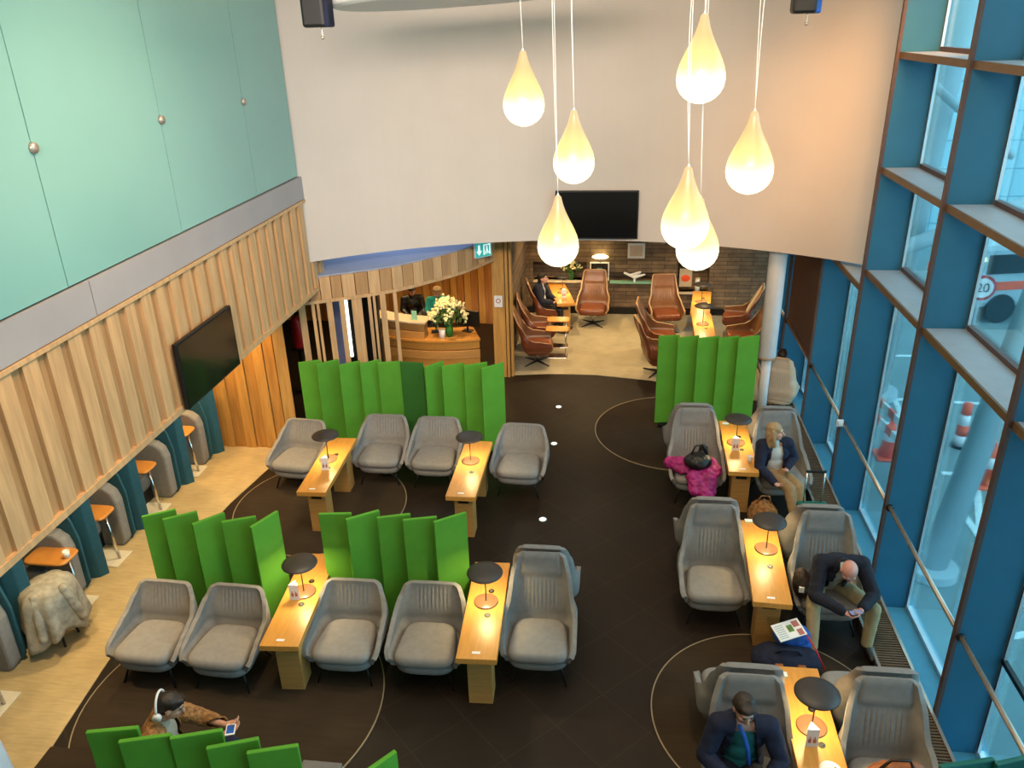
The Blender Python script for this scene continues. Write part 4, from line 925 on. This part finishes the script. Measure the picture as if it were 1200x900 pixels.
def person(lab, loc, rz, J, top, legs, hair, skin='skin', shirt=None, hstyle='short', shoes='black', vox=.0075, opening=0, hidden_legs=False, hipw=.0):
    t = thing('person', lab, 'person', loc, rz); j = {k: Vector(v) for k, v in J.items() if k not in ('hp', 'hy', 'handL', 'handR', 'curl')}
    Rh = Euler((math.radians(J.get('hp', 0)), 0, math.radians(J.get('hy', 0))), 'ZYX').to_matrix()
    Rh = Matrix.Rotation(math.radians(J.get('hy', 0)), 3, 'Z') @ Matrix.Rotation(math.radians(J.get('hp', 0)), 3, 'X')
    up = (j['neck']-j['pelvis']).normalized(); lat = (j['shL']-j['shR']).normalized(); fr = lat.cross(up).normalized(); Rt = Matrix((lat, -fr, up)).transposed()
    bm = B(); mid = (j['pelvis']+j['chest'])/2
    ell(bm, j['pelvis'], (.155, .11, .11), Rt); ell(bm, mid, (.135, .10, .14), Rt); ell(bm, j['chest'], (.165, .11, .15), Rt); cap(bm, j['shL']*.92+j['shR']*.08, j['shR']*.92+j['shL']*.08, .055, .055)
    nb_ = j['head']+Rh @ V(0, .03, -.07); cap(bm, j['neck'], nb_, .056, .052); head_bm(bm, j['head'], Rh)
    for s in 'LR':
        cap(bm, j['sh'+s], j['el'+s], .048, .038); cap(bm, j['el'+s], j['wr'+s], .039, .025)
        hd = J['hand'+s]; hand(bm, j['wr'+s], Vector(hd[0]), Vector(hd[1]), hd[2], J.get('curl', .5))
        cap(bm, j['hip'+s], j['kn'+s], .080, .055); cap(bm, j['kn'+s], j['an'+s], .054, .036); cap(bm, j['an'+s], j['toe'+s]+V(0, 0, .01), .036, .028)
    body = voxobj('body', bm, skin, t, vox, 3)
    # trousers
    bm = B(); ell(bm, j['pelvis']+V(0, 0, -.01), (.180, .130, .125), Rt)
    for s in 'LR': cap(bm, j['hip'+s], j['kn'+s], .100, .075); cap(bm, j['kn'+s], j['an'+s]+V(0, 0, .03), .075, .060)
    voxobj('trousers', bm, legs, t, .012, 4, noise=.012)
    for s in 'LR':
        bm = B(); d = (j['toe'+s]-j['an'+s]); cap(bm, j['an'+s]+V(0, 0, -.01), j['toe'+s]+V(0, 0, 0), .047, .040); ell(bm, j['an'+s]-d*.25+V(0, 0, -.03), (.045, .045, .04))
        def flat(b, zc=min(j['toe'+s].z, j['an'+s].z)-.045):
            for v_ in b.verts: v_.co.z = max(v_.co.z, zc)
        voxobj('shoe', bm, shoes, t, .010, 2, fn=flat)
    if shirt:
        bm = B(); ell(bm, j['pelvis']+up*.03, (.168, .128, .12), Rt); ell(bm, mid, (.152, .128, .16), Rt); ell(bm, j['chest'], (.178, .126, .162), Rt); cap(bm, j['neck']+up*-.03, j['neck']+up*.03, .072, .066)
        voxobj('shirt', bm, shirt, t, .010, 4)
    bm = B(); g_ = .018 if shirt else 0
    ell(bm, j['pelvis']+up*.02, (.178+g_, .140+g_, .13), Rt); ell(bm, mid, (.160+g_, .135+g_, .165), Rt); ell(bm, j['chest'], (.188+g_, .130+g_, .165), Rt)
    cap(bm, j['shL'], j['shR'], .078, .078); cap(bm, j['neck']+up*-.05, j['neck']+up*.02, .085, .075)
    for s in 'LR': cap(bm, j['sh'+s], j['el'+s], .076, .060); cap(bm, j['el'+s], j['wr'+s]-(j['wr'+s]-j['el'+s]).normalized()*.02, .060, .042)
    def openf(b):
        if not opening: return
        dl = []
        for f in b.faces:
            c_ = f.calc_center_median()-j['chest']; x, y, z = c_.dot(lat), c_.dot(fr), c_.dot(up)
            if y > .05 and abs(x) < opening*(.45+.5*max(0, min(1, (.22-z)/.5))) and z < .24: dl.append(f)
        bmesh.ops.delete(b, geom=dl, context='FACES')
    jk = voxobj('jacket' if shirt else 'top', bm, top, t, .011, 3, fn=openf, noise=.016)
    if opening: sm = jk.modifiers.new('s', 'SOLIDIFY'); sm.thickness = .012; sm.offset = 1
    # hair
    f = lambda x, y, z: j['head']+Rh @ V(x, y, z)
    bm = B()
    if hstyle == 'short':
        ell(bm, f(0, .022, .048), (.087, .100, .086), Rh); ell(bm, f(0, .062, -.0), (.078, .060, .075), Rh); ell(bm, f(0, -.055, .085), (.060, .040, .030), Rh)
        voxobj('hair', bm, hair, t, .009, 2, noise=.02)
    elif hstyle == 'long':
        ell(bm, f(0, .022, .045), (.090, .103, .090), Rh)
        for s in (-1, 1): cap(bm, f(s*.07, .01, .03), f(s*.085, .0, -.17), .034, .030); cap(bm, f(s*.05, .06, .0), f(s*.05, .07, -.20), .05, .040)
        cap(bm, f(0, .07, .0), f(0, .085, -.20), .055, .045); voxobj('hair', bm, hair, t, .009, 2, noise=.02)
    elif hstyle == 'bald':
        for s in (-1, 1): cap(bm, f(s*.076, .03, .0), f(s*.055, .085, -.02), .012, .014)
        cap(bm, f(-.055, .085, -.02), f(.055, .085, -.02), .016, .016); voxobj('hair_fringe', bm, 'concrete', t, .008, 2)
    for s in (-1, 1):
        bm = B(); ell(bm, f(s*.030, -.083, .006), (.012, .006, .006), Rh, 2); obj('eye', bm, 'eye', t, True)
        bm = B(); cap(bm, f(s*.018, -.092, .026), f(s*.044, -.084, .026), .004, .003, 8); obj('eyebrow', bm, hair if hstyle != 'bald' else 'concrete', t, True)
    bm = B(); ell(bm, f(0, -.091, -.056), (.022, .006, .006), Rh, 2); obj('lips', bm, 'lips', t, True)
    return t
def sitJ(**k):
    J = dict(pelvis=(0, .08, .56), chest=(0, .10, .86), neck=(0, .07, 1.03), head=(0, .02, 1.17), shL=(.18, .09, .99), shR=(-.18, .09, .99), elL=(.25, -.02, .74), elR=(-.25, -.02, .74),
             wrL=(.12, -.22, .68), wrR=(-.12, -.22, .68), handL=((-.3, -1, .1), (0, .2, 1), 1), handR=((.3, -1, .1), (0, .2, 1), -1),
             hipL=(.09, .02, .53), hipR=(-.09, .02, .53), knL=(.14, -.40, .53), knR=(-.14, -.40, .53), anL=(.14, -.42, .10), anR=(-.14, -.42, .10), toeL=(.15, -.56, .05), toeR=(-.15, -.56, .05), hp=-10, hy=0)
    J.update(k); return J
# bald man leaning forward over his phone
person('bald person in a dark navy jacket and khaki trousers leaning over a phone', (2.40, 7.50, 0), .02,
    sitJ(pelvis=(.0, .05, .56), chest=(.02, -.14, .84), neck=(.04, -.30, .97), head=(.04, -.44, 1.02), shL=(.24, -.20, .95), shR=(-.17, -.20, .95), elL=(.33, -.42, .72), elR=(-.26, -.44, .70),
         wrL=(.16, -.62, .70), wrR=(-.02, -.66, .68), handL=((-.5, -.8, .0), (-.3, .1, 1), 1), handR=((.6, -.7, .0), (.3, .1, 1), -1),
         knL=(.36, -.42, .54), knR=(-.25, -.42, .54), anL=(.33, -.48, .11), anR=(-.25, -.58, .11), toeL=(.36, -.63, .05), toeR=(-.24, -.74, .05), hipL=(.11, .02, .53), hipR=(-.10, .02, .53), hp=38, hy=3, curl=.55),
    'navy2', 'khaki', 'concrete', skin='skinpink', shirt='shirtcream', hstyle='bald', opening=.09)
t = thing('mobile_phone', 'phone held by the bald person', 'phone', (2.49, 6.79, .715), .3); bm = B(); bx(bm, -.07, .07, -.035, .035, 0, .009); o = obj('phone_body', bm, 'black', t, bevel=.004); bm = B(); bx(bm, -.062, .062, -.03, .03, .009, .010); obj('phone_screen', bm, 'panelblue', t)
# dark haired man in navy
person('dark-haired person in an open navy jacket looking down in the nearest highback', (1.13, 4.98, 0), 0,
    sitJ(chest=(0, .06, .88), neck=(0, .03, 1.06), head=(-.02, -.04, 1.20), shL=(.20, 0, 1.0), shR=(-.20, 0, 1.0), elL=(.30, -.10, .74), elR=(-.30, -.10, .74), wrL=(.10, -.36, .68), wrR=(-.06, -.36, .68), hp=16, hy=12, curl=.6),
    'navy', 'navy2', 'hairbrown', shirt='shirtteal', opening=.15)
bm = B(); tube(bm, [(1.08, 4.92, 1.05), (1.12, 4.87, .98), (1.15, 4.84, .88), (1.17, 4.83, .74)], .018, 8); tag(obj('lanyard', bm, 'bluebag', smooth=True), 'bright blue lanyard down the front of the teal shirt', 'lanyard')
# blonde woman looking right
person('blonde person in a navy blazer and beige trousers looking out of the window', (2.22, 9.85, 0), .12,
    sitJ(chest=(-.03, .02, .86), neck=(-.05, -.02, 1.03), head=(-.06, -.05, 1.18), shL=(.13, .0, .98), shR=(-.21, -.02, .97), elL=(.24, .02, .76), elR=(-.26, -.16, .72), wrL=(.10, -.16, .68), wrR=(-.12, -.42, .62),
         knL=(.20, -.42, .55), knR=(.06, -.46, .56), anL=(.24, -.60, .12), anR=(.12, -.72, .12), toeL=(.26, -.72, .05), toeR=(.08, -.85, .05), hy=62, hp=-6, curl=.5),
    'navy', 'camel', 'hairblond', shirt='shirtwhite', hstyle='long', opening=.13)
# front left person behind the bottom screen
person('dark-haired person in ochre and cream sitting sideways behind the bottom screen', (-3.55, 4.55, 0), PI/2+.2,
    sitJ(head=(0, -.04, 1.16), wrL=(.05, -.42, .86), wrR=(-.04, -.44, .86), elL=(.2, -.2, .80), elR=(-.2, -.2, .80), handL=((-.1, -1, .4), (0, .2, 1), 1), handR=((.1, -1, .4), (0, .2, 1), -1), hp=22, hy=8),
    'furbrown', 'navy', 'hairdark', shirt='shirtcream', opening=.16)
t = thing('seat_block', 'grey stool hidden under the person behind the bottom screen', 'stool', (-3.62, 4.55, 0)); bm = B(); pillow(bm, .22, .22, .34, .44, 4); obj('seat', bm, 'greydark', t, True); bm = B(); cyl(bm, (0, 0, 0), (0, 0, .35), .17, n=24); obj('base', bm, 'black', t)
t = thing('mobile_phone', 'blue-lit phone held by the person behind the bottom screen', 'phone', (-3.06, 4.60, .90), .3); bm = B(); bx(bm, -.04, .04, -.06, .06, 0, .01); o = obj('phone_body', bm, 'white', t, bevel=.004); bm = B(); bx(bm, -.03, .03, -.045, .045, .01, .011); obj('phone_screen', bm, 'bluebag', t)
t = thing('headphones', 'guessed white headphones on the dark hair behind the bottom screen', 'headphones', (-3.59, 4.55, 1.16), PI/2+.2)  # headphones added on a guess from a pale arc in the hair
bm = B(); tube(bm, [(.11*math.cos(a), 0, .13*math.sin(a)+.01) for a in [k*PI/12 for k in range(13)]], .010); obj('headband', bm, 'white', t, True)
for s in (-1, 1):
    bm = B(); cyl(bm, (s*.10, 0, -.01), (s*.13, 0, -.01), .036, n=20); obj('ear_cup', bm, 'white', t, True)
# receptionist, standing behind the desk
sj = sitJ(pelvis=(0, 0, .93), chest=(0, -.02, 1.24), neck=(0, -.03, 1.42), head=(0, -.07, 1.56), shL=(.17, -.02, 1.37), shR=(-.17, -.02, 1.37), elL=(.22, -.10, 1.12), elR=(-.22, -.10, 1.12), wrL=(.10, -.32, 1.0), wrR=(-.10, -.32, 1.0),
    hipL=(.09, 0, .88), hipR=(-.09, 0, .88), knL=(.1, -.02, .48), knR=(-.1, -.02, .48), anL=(.1, 0, .10), anR=(-.1, 0, .10), toeL=(.11, -.14, .05), toeR=(-.11, -.14, .05), hp=15, hy=10)
r_ = person('receptionist with short blond hair in a teal top behind the desk', (-3.47, 15.05, 0), .1, sj, 'receptteal', 'black', 'hairblond', vox=.010); r_.location.z = -.0; r_.scale = (.97, .97, .88)
# dark figure in the far left lounge chair
p_ = person('person in dark clothes sitting in the far left lounge chair', (-1.50, 16.66, 0), PI/2-.2, sitJ(), 'navy2', 'black', 'hairdark', vox=.010, shirt='shirtwhite', opening=.12)
p7 = person('dark-haired person seen from behind in the cream-backed window chair', (2.81, 12.90, 0), PI-.35, sitJ(pelvis=(0, .0, .56), chest=(0, .0, .84), neck=(0, 0, 1.0), head=(0, -.02, 1.13), shL=(.17, 0, .96), shR=(-.17, 0, .96)), 'black', 'black', 'hairdark', vox=.010)
p7.scale = (.95, .95, .89)
# dark figure by the monitors behind the counter
d2 = person('person in black standing behind the raised reception counter', (-4.05, 15.25, 0), .3, sj, 'black', 'black', 'hairdark', vox=.012); d2.scale = (.95, .95, .85)

# ------------------------------------------------------------------ belongings
t = thing('magenta_coat', 'magenta coat spread over the seat of a highback chair', 'coat', (1.18, 9.92, 0))
bm = B(); ell(bm, (-.14, .02, .54), (.22, .20, .08)); ell(bm, (.14, -.08, .54), (.19, .22, .09)); cap(bm, (-.20, .0, .56), (-.34, .06, .55), .12, .09); cap(bm, (.2, .06, .56), (.27, -.10, .54), .10, .08)
cap(bm, (-.03, -.26, .50), (-.04, -.40, .38), .12, .07); cap(bm, (.14, -.26, .50), (.17, -.44, .24), .13, .07); cap(bm, (.02, -.3, .48), (.10, -.42, .34), .10, .08); voxobj('coat_body', bm, 'magenta', t, .014, 3, noise=.05)
bm = B(); cap(bm, (.04, -.30, .53), (.05, -.48, .30), .012, .010); voxobj('zip_edge', bm, 'petal', t, .008, 1)
t = thing('black_handbag', 'black handbag on the magenta coat', 'bag', (1.20, 9.84, .57)); bm = B(); ell(bm, (0, 0, .10), (.19, .16, .12)); ell(bm, (.07, .08, .2), (.07, .05, .13)); voxobj('bag_body', bm, 'black', t, .012, 3, noise=.03)
bm = B(); tube(bm, [(-.1, 0, .18), (-.05, 0, .33), (.05, .02, .35), (.12, .02, .2)], .012); obj('handle', bm, 'black', t, True)
t = thing('fur_bag', 'brown shaggy bag on the floor at the blonde person', 'bag', (2.02, 9.32, 0)); bm = B(); ell(bm, (0, 0, .2), (.19, .17, .2)); ell(bm, (.05, -.1, .26), (.12, .1, .12)); voxobj('bag_body', bm, 'furbrown', t, .014, 2, noise=.06)
bm = B(); tube(bm, [(-.1, 0, .34), (-.04, 0, .48), (.06, 0, .48), (.1, 0, .34)], .012); obj('handle', bm, 'furbrown', t, True)
t = thing('suitcase', 'dark green cabin suitcase with raised handle behind the bald person', 'suitcase', (2.58, 9.10, 0), .05)
bm = B(); bx(bm, -.19, .19, -.11, .11, .05, .52); obj('case_shell', bm, 'casegreen', t, bevel=.035)
bm = B(); bx(bm, -.194, .194, -.006, .006, .08, .5); obj('zip_seam', bm, 'black', t)
for s in (-.11, .11):
    bm = B(); cyl(bm, (s, .06, .51), (s, .06, .96), .010, n=10); obj('handle_tube', bm, 'chrome', t, True)
    for yy in (-.07, .07): bm = B(); cyl(bm, (s*1.3, yy-.012, .028), (s*1.3, yy+.012, .028), .028, n=16); obj('wheel', bm, 'black', t)
bm = B(); bx(bm, -.125, .125, .045, .075, .95, .98); obj('handle_grip', bm, 'black', t, bevel=.008)
t = thing('blue_backpack', 'dark navy holdall with tan straps on the floor by the bald person', 'bag', (1.84, 6.66, 0)); bm = B(); ell(bm, (0, 0, .16), (.33, .20, .17)); ell(bm, (-.12, .02, .15), (.22, .2, .16)); ell(bm, (.14, .02, .15), (.22, .19, .16)); voxobj('bag_body', bm, 'navy', t, .014, 3, noise=.02)
for x in (-.10, .12): bm = B(); bx(bm, x-.04, x+.04, -.215, -.16, .19, .27); obj('leather_strap', bm, 'tan', t, bevel=.01)
bm = B(); tube(bm, [(-.12, -.05, .30), (-.06, -.08, .37), (.08, -.08, .37), (.14, -.05, .30)], .014); obj('handle', bm, 'navy', t, True)
t = thing('blue_pouch', 'bright blue soft bag standing on the navy holdall', 'bag', (1.92, 6.84, .14)); bm = B(); ell(bm, (0, 0, .2), (.19, .13, .13)); ell(bm, (.05, .0, .1), (.16, .13, .12)); voxobj('bag_body', bm, 'bluebag', t, .012, 3, noise=.03)
bm = B(); tube(bm, [(.1, -.08, .32), (.2, -.2, .2), (.28, -.32, .06)], .008); obj('cord', bm, 'red', t, True)
t = thing('magazine', 'magazine with colour pictures lying on the bright blue bag', 'magazine', (1.86, 6.76, .47), .35); t.rotation_euler = (.25, -.1, .38)
bm = B(); bx(bm, -.15, .15, -.10, .10, 0, .012); obj('pages', bm, 'white', t)
bm = B(); bx(bm, -.01, .05, -.03, .05, .012, .0135); obj('green_picture', bm, 'leaf', t)
bm = B(); bx(bm, .07, .13, -.09, -.02, .012, .0135); bx(bm, .06, .13, .01, .08, .012, .0135); obj('dark_picture', bm, 'lips', t)
bm = B()
for k in range(7): bx(bm, -.13, -.04, -.08+k*.024, -.07+k*.024, .012, .0132)
obj('text_block', bm, 'concrete', t)
t = thing('leather_bag', 'tan leather holdall on the nearest right highback chair', 'bag', (2.36, 4.95, .47)); bm = B(); ell(bm, (0, 0, .12), (.24, .13, .12)); ell(bm, (.1, 0, .12), (.15, .13, .13)); ell(bm, (-.14, -.02, .1), (.12, .12, .11)); voxobj('bag_body', bm, 'tan', t, .012, 3, noise=.03)
bm = B(); tube(bm, [(-.14, .0, .2), (-.08, -.02, .32), (.06, -.02, .33), (.12, 0, .2)], .013); obj('handle', bm, 'hairbrown', t, True)
bm = B(); bx(bm, -.07, -.03, -.14, -.1, .02, .2); bx(bm, .08, .12, -.14, -.1, .02, .2); obj('strap', bm, 'hairbrown', t, bevel=.006)
t = thing('small_backpack', 'brown and black rucksack tucked beside the bald person', 'bag', (2.08, 7.35, .47)); bm = B(); ell(bm, (0, 0, .16), (.09, .14, .17)); voxobj('bag_body', bm, 'hairbrown', t, .012, 3, noise=.03)
bm = B(); bx(bm, -.05, .0, -.15, -.12, .14, .2); obj('white_tag', bm, 'white', t)

# ------------------------------------------------------------------ lights
def area(loc, size, power, col, rot=(0, 0, 0), shape='DISK', name='light', sy=None, spread=PI):
    l = bpy.data.lights.new(name, 'AREA'); l.shape = shape; l.size = size; l.energy = power; l.color = col; l.spread = spread
    if sy: l.shape = 'RECTANGLE'; l.size_y = sy
    o = bpy.data.objects.new(name, l); C.objects.link(o); o.location = loc; o.rotation_euler = rot; return o
def spot(loc, tgt, power, col, ang=60, blend=.6, rad=.05):
    l = bpy.data.lights.new('unseen_spot', 'SPOT'); l.energy = power; l.color = col; l.spot_size = math.radians(ang); l.spot_blend = blend; l.shadow_soft_size = rad  # unseen spots added for extra warm light, no fixtures modelled
    o = bpy.data.objects.new('unseen_spot', l); C.objects.link(o); o.location = loc; o.rotation_euler = (Vector(tgt)-Vector(loc)).to_track_quat('-Z', 'Y').to_euler(); return o
WARM = (1, .72, .40)
for q in lights:
    if len(q) == 3: area(q, .10, 5.5, (1, .76, .38), name='lamp_glow')
area((-.6, 5, 7.55), 6, 260, (1, .78, .55), sy=10, name='ceiling_fill')  # unseen warm fill added for the whole room
for y in (5.6, 7.0, 8.4, 9.8): spot((-5.45, y, 2.48), (-5.65, y, 0), 85, (1, .74, .38), 120, .8)
for x, y in ((-6.8, 10.2), (-5.6, 10.2)): spot((x, y, 2.45), (x, 10.9, .8), 75, (1, .60, .22), 120, .8)
for x, y in ((-1.2, 16.6), (.2, 15.5), (1.9, 16.3), (-.6, 14.8)): spot((x, y, 2.95), (x, y, 0), 130, (1, .70, .33), 120, .8)
spot((2.2, 17.0, 2.6), (2.3, 17.8, .9), 14, (1, .7, .3), 90, .3); spot((-1.2, 17.2, 2.2), (-1.2, 17.8, .9), 10, (1, .7, .3), 80, .5)
for x, y in ((-3.3, 13.3), (-2.8, 15.6), (-4.6, 15.2)): spot((x, y, 2.6), (x, y, 0), 140, (1, .66, .30), 120, .8)
for x, y, p in ((-4.2, 5.2, 60), (-1.0, 4.2, 50), (-3.0, 8.4, 60), (1.5, 5.5, 50), (1.5, 8.5, 60)): spot((x*.7, y-.5, 7.4), (x, y, 0), p*5, WARM, 36, .5)
def wash(loc, tgt, sx, power, col):
    return area(loc, sx, power, col, (Vector(tgt)-Vector(loc)).to_track_quat('-Z', 'Y').to_euler(), name='wall_fill', sy=1.0, spread=math.radians(60))  # unseen lamps added to brighten and tint the curved wall
wash((2.9, 8.8, 7.2), (3.1, 12.0, 4.3), 1.6, 20, (1, .48, .17)); wash((.6, 2.0, 7.3), (.4, 12.8, 4.0), 3.0, 55, (1, .72, .46)); wash((-2.0, 1.0, 7.3), (-3.0, 12.2, 4.0), 3.0, 88, (1, .86, .78))
spot((-1.6, 8.6, 7.4), (-1.9, 9.9, 0), 260, (1, .82, .62), 28, .7)
spot((-2.0, 6.0, 7.4), (XW, 7.0, 3.2), 420, (1, .74, .46), 100, 1, .3)
spot((-.4, 12.9, 2.9), (-.5, 12.2, 0), 40, (1, .72, .4), 120, .8); area((-4.2, 14.5, 4.2), 2.5, 60, (.5, .65, 1), name='ledge_fill')  # area light is an unseen blue fill added above the ledge
w = bpy.data.worlds.new('w'); bpy.context.scene.world = w; w.use_nodes = True
w.node_tree.nodes['Background'].inputs[0].default_value = (.52, .80, 1, 1); w.node_tree.nodes['Background'].inputs[1].default_value = 3.0
sc = bpy.context.scene
sc.view_settings.view_transform = 'Standard'; sc.view_settings.look = 'None'; sc.view_settings.gamma = 1; sc.view_settings.use_curve_mapping = False; sc.view_settings.exposure = .35
